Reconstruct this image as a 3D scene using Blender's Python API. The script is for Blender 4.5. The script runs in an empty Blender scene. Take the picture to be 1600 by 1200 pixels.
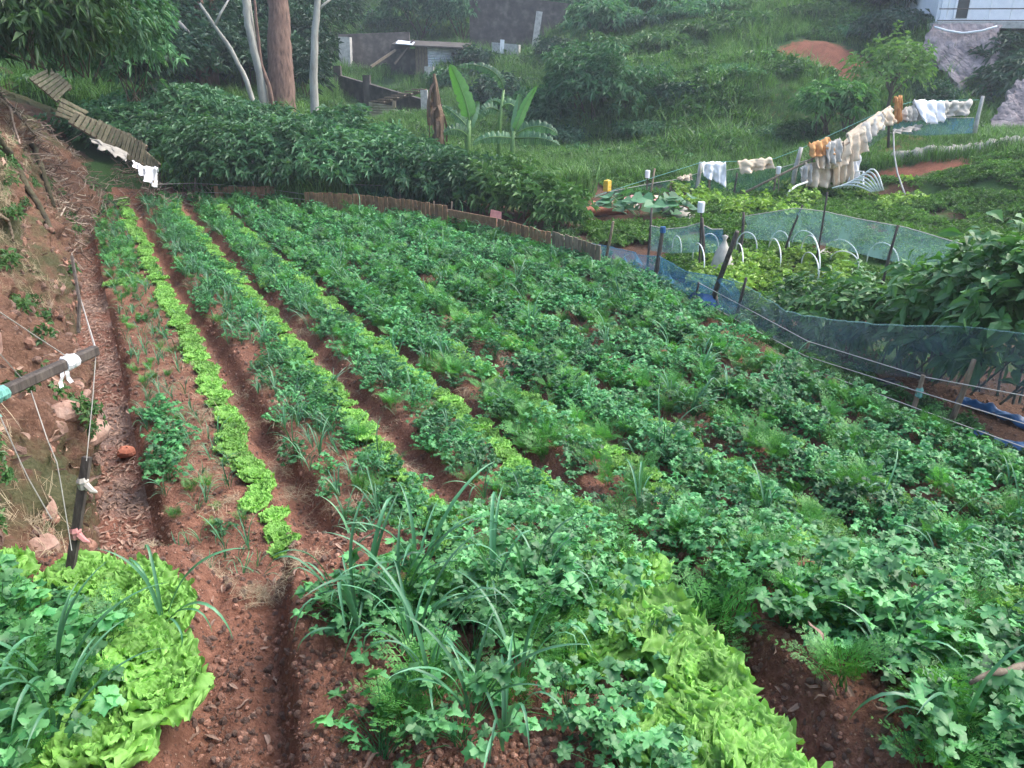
import bpy, math, random
import numpy as np
from mathutils import Vector, Matrix, Euler

R = math.radians
rng = np.random.default_rng(7)
random.seed(7)
SC = bpy.context.scene
COL = SC.collection

# ------------------------------------------------------------------ camera
CAM_H, PITCH, FPX = 2.6, R(22.0), 1209.0
cam_d = bpy.data.cameras.new('camera')
cam_d.sensor_width = 36.0
cam_d.lens = 36.0 * FPX / 1600.0
cam_d.clip_start, cam_d.clip_end = 0.05, 600.0
cam = bpy.data.objects.new('camera', cam_d)
cam.location = (0, 0, CAM_H)
cam.rotation_euler = (R(90) - PITCH, 0, 0)
COL.objects.link(cam)
SC.camera = cam

# ------------------------------------------------------------------ light
world = bpy.data.worlds.new('World')
SC.world = world
world.use_nodes = True
wn = world.node_tree.nodes
wl = world.node_tree.links
bg = wn['Background']
sky = wn.new('ShaderNodeTexSky')
sky.sky_type = 'NISHITA'
sky.sun_disc = False
SUN_EL, SUN_AZ = R(52), R(75)          # azimuth measured from +Y towards +X
sky.sun_elevation = SUN_EL
sky.sun_rotation = SUN_AZ
sky.air_density, sky.dust_density, sky.ozone_density = 1.0, 3.0, 1.0
wl.new(sky.outputs[0], bg.inputs[0])
bg.inputs[1].default_value = 0.15
sun_d = bpy.data.lights.new('sun', 'SUN')
sun_d.energy = 1.2
sun_d.angle = R(50)
sun_d.color = (1.0, 0.96, 0.9)
sun = bpy.data.objects.new('sun', sun_d)
COL.objects.link(sun)
sdir = Vector((math.sin(SUN_AZ) * math.cos(SUN_EL), math.cos(SUN_AZ) * math.cos(SUN_EL), math.sin(SUN_EL)))
sun.rotation_euler = sdir.to_track_quat('Z', 'Y').to_euler()
SC.view_settings.view_transform = 'Standard'
SC.view_settings.look = 'None'
SC.view_settings.gamma = 1.0
SC.view_settings.exposure = 1.8
SC.view_settings.use_curve_mapping = False
SC.cycles.max_bounces = 5
SC.cycles.use_adaptive_sampling = True
SC.cycles.adaptive_threshold = 0.025
SC.cycles.transparent_max_bounces = 12

# ------------------------------------------------------------------ layout helpers
CT, ST = math.cos(PITCH), math.sin(PITCH)


def ray(u, v):
    dx, dy = (u - 800) / FPX, (600 - v) / FPX
    return np.array((dx, CT + dy * ST, -ST + dy * CT))


def gp(u, v, z=0.0):
    """where the sight line through a photo pixel meets the level z"""
    d = ray(u, v)
    k = (z - CAM_H) / d[2]
    return np.array((d[0] * k, d[1] * k, z))


def at(u, v, r):
    """the point on that sight line at horizontal distance r"""
    d = ray(u, v)
    k = r / math.hypot(d[0], d[1])
    return np.array((d[0] * k, d[1] * k, CAM_H + d[2] * k))


def sm(a, b, x):
    x = np.clip((x - a) / (b - a), 0, 1)
    return x * x * (3 - 2 * x)


def _h(i, j, k):
    n = (i * 374761393 + j * 668265263 + k * 974634599) & 0x7fffffff
    n = ((n ^ (n >> 13)) * 1274126177) & 0x7fffffff
    return ((n ^ (n >> 16)) & 0xffff) / 65535.0


def vn(x, y, seed=0):
    x = np.asarray(x, float); y = np.asarray(y, float)
    i = np.floor(x).astype(np.int64); j = np.floor(y).astype(np.int64)
    f = x - i; g = y - j
    f = f * f * (3 - 2 * f); g = g * g * (3 - 2 * g)
    a = _h(i, j, seed); b = _h(i + 1, j, seed); c = _h(i, j + 1, seed); d = _h(i + 1, j + 1, seed)
    return (a * (1 - f) + b * f) * (1 - g) + (c * (1 - f) + d * f) * g - 0.5


def fbm(x, y, o=4, seed=0):
    s = 0; a = 1.0
    for k in range(o):
        s = s + a * vn(x * 2 ** k, y * 2 ** k, seed + k * 17); a *= 0.5
    return s


RA = math.atan2(0.587, 1.079)          # the lower rows run this far to the left
RD = np.array((-math.sin(RA), math.cos(RA))); RP = np.array((math.cos(RA), math.sin(RA)))
UA = R(17)                             # the rows of the near terrace
UD = np.array((-math.sin(UA), math.cos(UA))); UP = np.array((math.cos(UA), math.sin(UA)))


def st_of(x, y): return x * RD[0] + y * RD[1], x * RP[0] + y * RP[1]
def xy_of(s, t): return s * RD[0] + t * RP[0], s * RD[1] + t * RP[1]
def ut_of(x, y): return x * UD[0] + y * UD[1], x * UP[0] + y * UP[1]
def xy_ut(s, t): return s * UD[0] + t * UP[0], s * UD[1] + t * UP[1]


def edge_y(x):
    return np.interp(x, [-3, -2, -1.2, -.7, 0, .6, 1, 1.5, 2.2, 3, 5], [2.0, 2.1, 2.18, 2.32, 2.36, 2.32, 2.22, 1.98, 1.72, 1.5, 1.0])


def s_end(t): return np.interp(t, [-.6, 1.4, 2.6, 3.7, 5.2, 5.9, 6.4, 7], [17.8, 17.9, 17.4, 16.6, 14.9, 13.3, 11.7, 9])
def t_right(s): return np.interp(s, [0, 2.4, 3.3, 4.4, 5.8, 8.3, 11.8], [5.3, 5.4, 5.4, 5.7, 5.95, 6.4, 6.45])


FURROWS = [.90, 1.80, 2.52, 3.16, 3.80, 4.42, 5.02, 5.62]
FDEPTH = [.17, .13, .12, .10, .09, .09, .09, .09]
TOE_S = [-2, 0, 2.2, 3.2, 4.5, 8, 13, 15, 16.5, 18, 20, 24, 30]
TOE_T = [-.34, -.34, -.26, -.2, -.4, -.42, -.4, -.15, .25, .8, 1.0, 1.2, 1.4]


def toe(s): return np.interp(s, TOE_S, TOE_T)


HR = np.array([0, 12, 16, 18, 20, 22, 24, 25.4, 27, 30, 33, 37, 42, 50, 60, 80, 130.])
HP = np.array([-75, -34, -24, -17, -9, 0, 9, 17, 25, 33, 75.])
HT = np.array([
    [0, 0, 0, 0.5, 1, 1.5, 2, 2.25, 2.5, 3, 3.5, 4, 5, 8, 11, 18, 34],
    [0, 0, 0, 0.6, 1.2, 1.8, 2.2, 2.4, 2.6, 3, 3.5, 4, 5, 8, 11, 18, 34],
    [0, 0, 0, 0.3, 0.9, 1.3, 1.7, 1.95, 2.2, 2.7, 3.2, 3.9, 5, 8, 11, 18, 34],
    [0, 0, 0, 0.2, 0.6, 1.0, 1.45, 1.675, 1.9, 2.4, 2.8, 3.4, 4.4, 7.2, 10.5, 18, 34],
    [0, 0, 0, 0.1, 0.2, 0.3, 0.45, 0.55, 0.65, 0.85, 0.9, 1.0, 2.6, 4.9, 8.5, 17, 34],
    [0, 0, 0, 0.1, 0.3, 0.48, 0.6, 0.675, 0.75, 0.9, 1.1, 1.9, 2.9, 5.0, 8.5, 17, 34],
    [0, 0, 0, 0.1, 0.27, 0.33, 0.5, 1.7, 2.3, 2.5, 2.8, 4.4, 5.6, 8, 11, 18, 34],
    [0, 0, 0, 0.0, 0.1, 0.35, 0.7, 2.1, 2.4, 2.6, 3.7, 4.9, 6.2, 8.5, 12, 19, 34],
    [0, 0, 0, 0.0, 0.75, 1.05, 1.1, 1.2, 1.3, 1.7, 3.4, 4.3, 5.8, 9, 12, 19, 34],
    [0, 0, 0, 0.8, 1.1, 1.1, 1.1, 1.15, 1.2, 1.4, 3.6, 4.0, 5.6, 9, 12, 19, 34],
    [0, 0, 0, 0.8, 1.2, 1.4, 1.6, 1.8, 2.0, 2.6, 3.5, 4.6, 6, 9, 12, 19, 34]])


def upper_mask(x, y):
    w = 0.10 * vn(x * 3, y * 3, 5)
    return 1 - sm(edge_y(x) - 0.02, edge_y(x) + 0.75, y + w)


def terrain(x, y):
    x = np.asarray(x, float); y = np.asarray(y, float)
    s, t = st_of(x, y)
    r = np.hypot(x, y); ph = np.degrees(np.arctan2(x, y))
    pi = np.clip(np.searchsorted(HP, ph) - 1, 0, len(HP) - 2)
    pf = np.clip((ph - HP[pi]) / (HP[pi + 1] - HP[pi]), 0, 1); pf = pf * pf * (3 - 2 * pf)
    ri = np.clip(np.searchsorted(HR, r) - 1, 0, len(HR) - 2)
    rf = np.clip((r - HR[ri]) / (HR[ri + 1] - HR[ri]), 0, 1)
    z = (HT[pi, ri] * (1 - rf) + HT[pi, ri + 1] * rf) * (1 - pf) + (HT[pi + 1, ri] * (1 - rf) + HT[pi + 1, ri + 1] * rf) * pf
    z = z + fbm(x * .35, y * .35, 4, 3) * sm(16, 26, r) * .5 + fbm(x * 1.6, y * 1.6, 3, 9) * .10 * sm(14, 20, r)
    # the lower field: beds, furrows, sunken path, lower ground past its right edge
    wob = 0.05 * vn(s * .9, t * .3, 21) + 0.03 * vn(s * 4, t, 22)
    infield = (1 - sm(-.05, .35, t - t_right(s))) * (1 - sm(-.1, .25, s - s_end(t)))
    zf = 0.03 * fbm(x * 2.2, y * 2.2, 3, 31)
    for f, d in zip(FURROWS, FDEPTH):
        zf = zf - d * np.exp(-np.abs((t + wob - f) / (.105 if f < 2 else .08)) ** 3)
    zf = zf - .15 * (1 - sm(-.04, .09, t + wob * 1.5))
    drop = -.28 * sm(0, .35, t - t_right(s)) * (1 - sm(3.0, 5.0, t - t_right(s))) * (s < 14)
    z = z + infield * zf + drop * (1 - sm(11, 15, r))
    z = z + (1 - infield) * 0.06 * fbm(x * 1.3, y * 1.3, 4, 33) * (r < 20)
    # the near terrace
    us, ut = ut_of(x, y)
    w2 = 0.05 * vn(us * 2.5, ut * .5, 41) + .02 * vn(us * 9, ut * 3, 42)
    zu = 1.1 + 0.035 * fbm(x * 3, y * 3, 3, 43)
    pathm = sm(-.44, -.34, ut + w2) * (1 - sm(-.16, -.08, ut + w2 * .7))
    zu = zu - .13 * pathm - .06 * np.exp(-((ut + w2 * .7 + .14) / .05) ** 2)
    fm = sm(.96, 1.03, ut + w2) * (1 - sm(1.10, 1.24, ut + w2))
    zu = zu - .15 * fm
    m = upper_mask(x, y)
    z = z * (1 - m) + zu * m
    # clods
    z = z + (1 - sm(5, 11, r)) * (0.030 * fbm(x * 13, y * 13, 3, 51) + 0.022 * np.abs(vn(x * 42, y * 42, 54)))
    return z


def hz(x, y): return float(terrain(np.array([x]), np.array([y]))[0])


# ------------------------------------------------------------------ mesh helpers
def link(o, parent=None):
    COL.objects.link(o)
    if parent is not None: o.parent = parent
    return o


def raw_mesh(name, V, Fs, mats=(), smooth=False, midx=None, attrs=None):
    """V (n,3); Fs one array or a list of arrays of faces with 3 or 4 corners"""
    if not isinstance(Fs, (list, tuple)): Fs = [Fs]
    Fs = [np.asarray(f, np.int32) for f in Fs if len(f)]
    me = bpy.data.meshes.new(name)
    V = np.asarray(V, np.float32)
    me.vertices.add(len(V)); me.vertices.foreach_set('co', V.ravel())
    tot = np.concatenate([np.full(len(f), f.shape[1], np.int32) for f in Fs])
    loops = np.concatenate([f.ravel() for f in Fs])
    me.loops.add(len(loops)); me.loops.foreach_set('vertex_index', loops)
    me.polygons.add(len(tot))
    start = np.concatenate([[0], np.cumsum(tot)[:-1]]).astype(np.int32)
    me.polygons.foreach_set('loop_start', start)
    me.polygons.foreach_set('loop_total', tot)
    me.polygons.foreach_set('use_smooth', np.full(len(tot), bool(smooth)))
    if midx is not None: me.polygons.foreach_set('material_index', np.asarray(midx, np.int32))
    for m in (mats if isinstance(mats, (list, tuple)) else [mats]): me.materials.append(m)
    for k, a in (attrs or {}).items():
        at_ = me.attributes.new(k, 'FLOAT', 'POINT'); at_.data.foreach_set('value', np.asarray(a, np.float32))
    me.update(calc_edges=True)
    me.validate()
    return me


class MB:
    """collects pieces of one mesh"""
    def __init__(self): self.V = []; self.Q = []; self.T = []; self.A = []; self.n = 0

    def add(self, V, Q=(), T=(), A=None):
        V = np.asarray(V, float).reshape(-1, 3)
        self.A.append(np.zeros(len(V)) if A is None else np.asarray(A, float).ravel())
        if len(Q): self.Q.append(np.asarray(Q, np.int64) + self.n)
        if len(T): self.T.append(np.asarray(T, np.int64) + self.n)
        self.V.append(V); self.n += len(V)
        return self

    def box(self, c, size, rot=None, taper=1.0):
        sx, sy, sz = [q / 2 for q in size]
        v = np.array([[-sx, -sy, -sz], [sx, -sy, -sz], [sx, sy, -sz], [-sx, sy, -sz],
                      [-sx * taper, -sy * taper, sz], [sx * taper, -sy * taper, sz], [sx * taper, sy * taper, sz], [-sx * taper, sy * taper, sz]])
        if rot is not None: v = v @ np.array(Euler(rot).to_matrix()).T
        return self.add(v + np.asarray(c, float), [[0, 3, 2, 1], [4, 5, 6, 7], [0, 1, 5, 4], [1, 2, 6, 5], [2, 3, 7, 6], [3, 0, 4, 7]])

    def bar(self, a, b, w, h):
        """a squared bar from a to b"""
        a = np.asarray(a, float); b = np.asarray(b, float)
        d = b - a; L = np.linalg.norm(d); d = d / L
        up = np.array((0, 0, 1.)) if abs(d[2]) < .9 else np.array((0, 1., 0))
        x = np.cross(d, up); x /= np.linalg.norm(x); y = np.cross(x, d)
        v = [p + x * sx * w / 2 + y * sy * h / 2 for p in (a, b) for sx, sy in ((-1, -1), (1, -1), (1, 1), (-1, 1))]
        return self.add(v, [[0, 3, 2, 1], [4, 5, 6, 7], [0, 1, 5, 4], [1, 2, 6, 5], [2, 3, 7, 6], [3, 0, 4, 7]])

    def tube(self, pts, rad, n=7, cap=True, rough=0.0, seed=1):
        pts = np.asarray(pts, float); k = len(pts)
        rad = np.full(k, rad) if np.isscalar(rad) else np.asarray(rad, float)
        tan = np.gradient(pts, axis=0); tan /= np.linalg.norm(tan, axis=1)[:, None] + 1e-9
        up = np.array((0.13, 0.21, .97)) if abs(tan[0][2]) < .85 else np.array((.96, .2, .1))
        rg = np.random.default_rng(seed)
        ph = np.linspace(0, 2 * math.pi, n, endpoint=False)
        V = []
        for i in range(k):
            x = np.cross(tan[i], up); x /= np.linalg.norm(x); y = np.cross(tan[i], x)
            up = np.cross(x, tan[i]) if False else up
            rr = rad[i] * (1 + rough * (rg.random(n) - .5))
            V.append(pts[i] + rr[:, None] * (np.cos(ph)[:, None] * x + np.sin(ph)[:, None] * y))
        V = np.concatenate(V)
        Q = [[i * n + j, i * n + (j + 1) % n, (i + 1) * n + (j + 1) % n, (i + 1) * n + j] for i in range(k - 1) for j in range(n)]
        T = []
        if cap:
            V = np.concatenate([V, pts[:1], pts[-1:]])
            c0, c1 = k * n, k * n + 1
            T = [[c0, (j + 1) % n, j] for j in range(n)] + [[c1, (k - 1) * n + j, (k - 1) * n + (j + 1) % n] for j in range(n)]
        return self.add(V, Q, T)

    def grid(self, P, A=None):
        """P (a,b,3) sheet"""
        P = np.asarray(P, float); a, b = P.shape[:2]
        i, j = np.meshgrid(np.arange(a - 1), np.arange(b - 1), indexing='ij')
        q = np.stack([i * b + j, i * b + j + 1, (i + 1) * b + j + 1, (i + 1) * b + j], -1).reshape(-1, 4)
        return self.add(P.reshape(-1, 3), q, A=A)

    def lathe(self, prof, c=(0, 0, 0), n=12):
        prof = np.asarray(prof, float); k = len(prof)
        ph = np.linspace(0, 2 * math.pi, n, endpoint=False)
        V = np.concatenate([np.stack([p[0] * np.cos(ph), p[0] * np.sin(ph), np.full(n, p[1])], 1) for p in prof]) + np.asarray(c, float)
        Q = [[i * n + j, i * n + (j + 1) % n, (i + 1) * n + (j + 1) % n, (i + 1) * n + j] for i in range(k - 1) for j in range(n)]
        return self.add(V, Q)

    def arrays(self):
        V = np.concatenate(self.V)
        Q = np.concatenate(self.Q) if self.Q else np.zeros((0, 4), int)
        T = np.concatenate(self.T) if self.T else np.zeros((0, 3), int)
        return V, Q, T

    def mesh(self, name, mat, smooth=False, origin=None):
        V, Q, T = self.arrays()
        if origin is not None: V = V - np.asarray(origin, float)
        a = np.concatenate(self.A)
        return raw_mesh(name, V, [Q, T], mat, smooth, attrs={'rim': a} if a.any() else None)

    def build(self, name, mat, parent=None, smooth=False, origin=None, bevel=0, solid=0):
        if origin is None and parent is None:
            V = np.concatenate(self.V); origin = (V.min(0) + V.max(0)) / 2; origin[2] = V[:, 2].min()
        o = bpy.data.objects.new(name, self.mesh(name, mat, smooth, origin))
        if origin is not None and parent is None: o.location = origin
        if bevel:
            b = o.modifiers.new('bevel', 'BEVEL'); b.width = bevel; b.segments = 1
        if solid:
            b = o.modifiers.new('solid', 'SOLIDIFY'); b.thickness = solid; b.offset = 0
        return link(o, parent)


def tag(o, label, cat, group=None, kind=None):
    if label: o['label'] = label
    if cat: o['category'] = cat
    if group: o['group'] = group
    if kind: o['kind'] = kind
    return o


def thing(name, label, cat, loc=(0, 0, 0), rz=0, group=None):
    o = bpy.data.objects.new(name, None)
    o.empty_display_size = .05
    o.location = loc; o.rotation_euler = (0, 0, rz)
    link(o)
    return tag(o, label, cat, group)


def local(o, P):
    """world points to the frame of thing o"""
    M = Matrix.LocRotScale(o.location, o.rotation_euler, o.scale).inverted()
    A = np.array(M)
    P = np.asarray(P, float)
    return P @ A[:3, :3].T + A[:3, 3]


# ------------------------------------------------------------------ materials
def new_mat(name):
    m = bpy.data.materials.new(name); m.use_nodes = True
    nt = m.node_tree
    return m, nt, nt.nodes['Principled BSDF'], nt.nodes['Material Output']


def N(nt, t, **kw):
    n = nt.nodes.new(t)
    for k, v in kw.items(): setattr(n, k, v)
    return n


def ramp(nt, stops, fac=None):
    n = nt.nodes.new('ShaderNodeValToRGB')
    e = n.color_ramp.elements
    while len(e) > 1: e.remove(e[-1])
    e[0].position = stops[0][0]; e[0].color = (*stops[0][1], 1)
    for p, c in stops[1:]:
        q = e.new(p); q.color = (*c, 1)
    if fac is not None: nt.links.new(fac, n.inputs[0])
    return n


def noise(nt, scale, detail=4, rough=.6, coord='Object', dist=0):
    tc = N(nt, 'ShaderNodeTexCoord'); n = N(nt, 'ShaderNodeTexNoise')
    n.inputs['Scale'].default_value = scale; n.inputs['Detail'].default_value = detail
    n.inputs['Roughness'].default_value = rough; n.inputs['Distortion'].default_value = dist
    nt.links.new(tc.outputs[coord], n.inputs['Vector'])
    return n


def mixc(nt, fac, a, b, mode='MIX'):
    n = N(nt, 'ShaderNodeMix', data_type='RGBA', blend_type=mode)
    for sock, val in ((n.inputs[0], fac), (n.inputs[6], a), (n.inputs[7], b)):
        if hasattr(val, 'is_output') or hasattr(val, 'links'): nt.links.new(val, sock)
        elif isinstance(val, (int, float)): sock.default_value = val
        else: sock.default_value = (*val, 1)
    return n.outputs[2]


def bump(nt, bsdf, h, strength=.5, dist=.02):
    b = N(nt, 'ShaderNodeBump'); b.inputs['Strength'].default_value = strength; b.inputs['Distance'].default_value = dist
    nt.links.new(h, b.inputs['Height']); nt.links.new(b.outputs[0], bsdf.inputs['Normal'])


def leaf_mat(name, cols, rough=.45, trans=.25, tcol=None, spec=.5, vary=.35, rim=None):
    m, nt, b, out = new_mat(name)
    geo = N(nt, 'ShaderNodeNewGeometry'); oi = N(nt, 'ShaderNodeObjectInfo')
    rp = ramp(nt, [(i / max(1, len(cols) - 1), c) for i, c in enumerate(cols)], geo.outputs['Random Per Island'])
    nz = noise(nt, 22, 2)
    hs = N(nt, 'ShaderNodeHueSaturation')
    mr = N(nt, 'ShaderNodeMapRange'); mr.inputs[3].default_value = 1 - vary; mr.inputs[4].default_value = 1 + vary
    nt.links.new(oi.outputs['Random'], mr.inputs[0])
    mr2 = N(nt, 'ShaderNodeMapRange'); mr2.inputs[3].default_value = .75; mr2.inputs[4].default_value = 1.25
    nt.links.new(nz.outputs[0], mr2.inputs[0])
    mul = N(nt, 'ShaderNodeMath', operation='MULTIPLY')
    nt.links.new(mr.outputs[0], mul.inputs[0]); nt.links.new(mr2.outputs[0], mul.inputs[1])
    nt.links.new(mul.outputs[0], hs.inputs['Value'])
    col = rp.outputs[0]
    if rim:
        an = N(nt, 'ShaderNodeAttribute'); an.attribute_name = 'rim'
        col = mixc(nt, an.outputs['Fac'], col, rim)
    nt.links.new(col, hs.inputs['Color'])
    nt.links.new(hs.outputs[0], b.inputs['Base Color'])
    b.inputs['Roughness'].default_value = rough
    b.inputs['Specular IOR Level'].default_value = spec
    tr = N(nt, 'ShaderNodeBsdfTranslucent')
    tc = mixc(nt, 1.0, hs.outputs[0], tcol or (1.3, 1.5, .6), 'MULTIPLY')
    nt.links.new(tc, tr.inputs[0])
    mx = N(nt, 'ShaderNodeMixShader'); mx.inputs[0].default_value = trans
    nt.links.new(b.outputs[0], mx.inputs[1]); nt.links.new(tr.outputs[0], mx.inputs[2])
    nt.links.new(mx.outputs[0], out.inputs[0])
    return m


def plain_mat(name, c1, c2, scale=8, rough=.8, bmp=.3, detail=5, c3=None, stretch=None, metal=0, bd=.01, vary=0):
    m, nt, b, out = new_mat(name)
    n = noise(nt, scale, detail)
    if stretch:
        mp = N(nt, 'ShaderNodeMapping'); mp.inputs['Scale'].default_value = stretch
        tc = N(nt, 'ShaderNodeTexCoord'); nt.links.new(tc.outputs['Object'], mp.inputs[0]); nt.links.new(mp.outputs[0], n.inputs['Vector'])
    stops = [(.3, c1), (.7, c2)] if c3 is None else [(.28, c1), (.5, c2), (.72, c3)]
    rp = ramp(nt, stops, n.outputs[0])
    col = rp.outputs[0]
    if vary:
        oi = N(nt, 'ShaderNodeObjectInfo'); hs = N(nt, 'ShaderNodeHueSaturation')
        mr = N(nt, 'ShaderNodeMapRange'); mr.inputs[3].default_value = 1 - vary; mr.inputs[4].default_value = 1 + vary
        nt.links.new(oi.outputs['Random'], mr.inputs[0]); nt.links.new(mr.outputs[0], hs.inputs['Value'])
        nt.links.new(col, hs.inputs['Color']); col = hs.outputs[0]
    nt.links.new(col, b.inputs['Base Color'])
    b.inputs['Roughness'].default_value = rough; b.inputs['Metallic'].default_value = metal
    if bmp: bump(nt, b, n.outputs[0], bmp, bd)
    return m


def soil_mat(name, dark, mid, light, speck=(.36, .21, .14), attr=None, acol=None, moss=None):
    m, nt, b, out = new_mat(name)
    n1 = noise(nt, 3.0, 6, .65); n2 = noise(nt, 40, 5, .7); n3 = noise(nt, 0.9, 3, .5)
    rp = ramp(nt, [(.25, dark), (.5, mid), (.78, light)], n2.outputs[0])
    big = ramp(nt, [(.3, (.72, .70, .70)), (.7, (1.2, 1.15, 1.1))], n1.outputs[0])
    col = mixc(nt, 1.0, rp.outputs[0], big.outputs[0], 'MULTIPLY')
    vo = N(nt, 'ShaderNodeTexVoronoi'); vo.inputs['Scale'].default_value = 70
    tc = N(nt, 'ShaderNodeTexCoord'); nt.links.new(tc.outputs['Object'], vo.inputs['Vector'])
    pk = ramp(nt, [(0, (1, 1, 1)), (.22, (1, 1, 1)), (.3, (0, 0, 0))], vo.outputs['Distance'])
    sel = N(nt, 'ShaderNodeMath', operation='GREATER_THAN'); sel.inputs[1].default_value = .72
    nt.links.new(vo.outputs['Color'], sel.inputs[0])
    mm = N(nt, 'ShaderNodeMath', operation='MULTIPLY'); nt.links.new(pk.outputs[0], mm.inputs[0]); nt.links.new(sel.outputs[0], mm.inputs[1])
    mm2 = N(nt, 'ShaderNodeMath', operation='MULTIPLY'); nt.links.new(mm.outputs[0], mm2.inputs[0]); mm2.inputs[1].default_value = .6
    col = mixc(nt, mm2.outputs[0], col, speck)
    if attr:
        an = N(nt, 'ShaderNodeAttribute'); an.attribute_name = attr
        nn = noise(nt, 5, 5, .7)
        ad = N(nt, 'ShaderNodeMath', operation='ADD'); nt.links.new(an.outputs['Fac'], ad.inputs[0])
        sb = N(nt, 'ShaderNodeMath', operation='SUBTRACT'); nt.links.new(nn.outputs[0], sb.inputs[0]); sb.inputs[1].default_value = .5
        nt.links.new(sb.outputs[0], ad.inputs[1])
        r2 = ramp(nt, [(.38, (0, 0, 0)), (.62, (1, 1, 1))], ad.outputs[0])
        gr = ramp(nt, [(.3, acol[0]), (.7, acol[1])], n2.outputs[0])
        col = mixc(nt, r2.outputs[0], col, gr.outputs[0])
    nt.links.new(col, b.inputs['Base Color'])
    b.inputs['Roughness'].default_value = .95; b.inputs['Specular IOR Level'].default_value = .15
    ad2 = N(nt, 'ShaderNodeMath', operation='ADD'); nt.links.new(n2.outputs[0], ad2.inputs[0]); nt.links.new(mm.outputs[0], ad2.inputs[1])
    bump(nt, b, ad2.outputs[0], 1.0, .02)
    return m


M = {}
M['soil'] = soil_mat('red_soil', (.10, .047, .032), (.20, .098, .066), (.33, .18, .128), (.46, .31, .235))
M['path'] = soil_mat('path_soil', (.10, .045, .032), (.22, .105, .075), (.36, .20, .15), attr='moss', acol=((.17, .11, .09), (.3, .22, .18)))
M['bank'] = soil_mat('bank_soil', (.060, .033, .023), (.135, .076, .052), (.24, .155, .11), attr='moss', acol=((.035, .042, .016), (.10, .095, .05)))
M['hill'] = soil_mat('hill_soil', (.14, .05, .028), (.25, .10, .06), (.34, .16, .10), attr='grass', acol=((.022, .055, .018), (.055, .115, .035)))
M['plot'] = soil_mat('plot_soil', (.045, .026, .018), (.095, .054, .036), (.17, .105, .07), attr='grass', acol=((.035, .08, .02), (.08, .15, .04)))
M['lettuce'] = leaf_mat('lettuce_leaf', [(.075, .22, .03), (.12, .30, .045), (.17, .36, .06)], .5, .3, (1.15, 1.2, .7), .3, .25, rim=(.30, .58, .14))
M['herb'] = leaf_mat('herb_leaf', [(.026, .13, .045), (.036, .165, .055), (.048, .20, .066), (.060, .23, .076), (.080, .27, .092), (.10, .30, .105), (.13, .34, .125)], .45, .28, spec=.42, vary=.5)
M['carrot'] = leaf_mat('carrot_leaf', [(.05, .19, .045), (.085, .27, .06), (.13, .34, .09)], .5, .3, spec=.4)
M['leek'] = leaf_mat('leek_leaf', [(.04, .14, .075), (.065, .20, .10), (.11, .27, .13)], .38, .2, (1.1, 1.4, .7), .5)
M['stem'] = plain_mat('green_stem', (.08, .18, .04), (.16, .28, .08), 30, .5, 0)
# ------------------------------------------------------------------ ground
def ground():
    nr, na = 600, 470
    rr = 0.55 * np.exp(np.linspace(0, math.log(170 / .55), nr))
    aa = np.radians(np.linspace(-72, 72, na))
    Rg, Ag = np.meshgrid(rr, aa, indexing='ij')
    X = Rg * np.sin(Ag); Y = Rg * np.cos(Ag)
    Z = terrain(X.ravel(), Y.ravel()).reshape(X.shape)
    P = np.stack([X, Y, Z], -1).reshape(-1, 3)
    i, j = np.meshgrid(np.arange(nr - 1), np.arange(na - 1), indexing='ij')
    q = np.stack([i * na + j, i * na + j + 1, (i + 1) * na + j + 1, (i + 1) * na + j], -1).reshape(-1, 4)[:, ::-1]
    c = P[q].mean(1)
    x, y = c[:, 0], c[:, 1]
    s, t = st_of(x, y); r = np.hypot(x, y)
    up = upper_mask(x, y) > .35
    field = (t > 0) & (t < t_right(s) + .12) & (s < s_end(t) + .15) & ~up
    path = (t <= 0) & (s < s_end(t) + .15) & ~up
    plot = ~up & ~field & ~path & (r < 19.3) & (t > 4.5)
    hill = ~(up | field | path | plot)
    grass = np.clip(.75 + .5 * fbm(P[:, 0] * .25, P[:, 1] * .25, 3, 61), 0, 1)
    for (u, v, rad, d) in ((1262, 97, 1.9, 31.2), (1420, 285, .9, 19.0), (1350, 280, .8, 18.8), (1480, 300, .9, 18.8)):
        q0 = at(u, v, d)
        grass = grass * sm(.35, 1.0, np.hypot((P[:, 0] - q0[0]) * .7, (P[:, 1] - q0[1])) / rad)
    s_, t_ = st_of(P[:, 0], P[:, 1])
    pg = np.clip(.45 + .9 * fbm(s_ * 1.2, t_ * 1.2, 3, 64), 0, 1)
    edge = 1 - sm(.8, 1.6, t_ - t_right(s_))
    pg = pg * (1 - .8 * edge)
    moss = np.clip(.5 + .8 * fbm(P[:, 0] * 1.5, P[:, 1] * 1.5, 3, 71), 0, 1)
    for name, mask, mat, att in (('terrace_soil', up, 'soil', {}), ('field_soil', field, 'soil', {}), ('footpath', path, 'path', {'moss': moss}),
                                 ('neighbour_plot', plot, 'plot', {'grass': pg}), ('hillside', hill, 'hill', {'grass': grass})):
        f = q[mask]; ids = np.unique(f); rev = np.zeros(len(P), np.int64); rev[ids] = np.arange(len(ids))
        o = bpy.data.objects.new(name, raw_mesh(name, P[ids], rev[f], M[mat], True, attrs={k: a[ids] for k, a in att.items()}))
        link(o); o['kind'] = 'structure'


ground()


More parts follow.
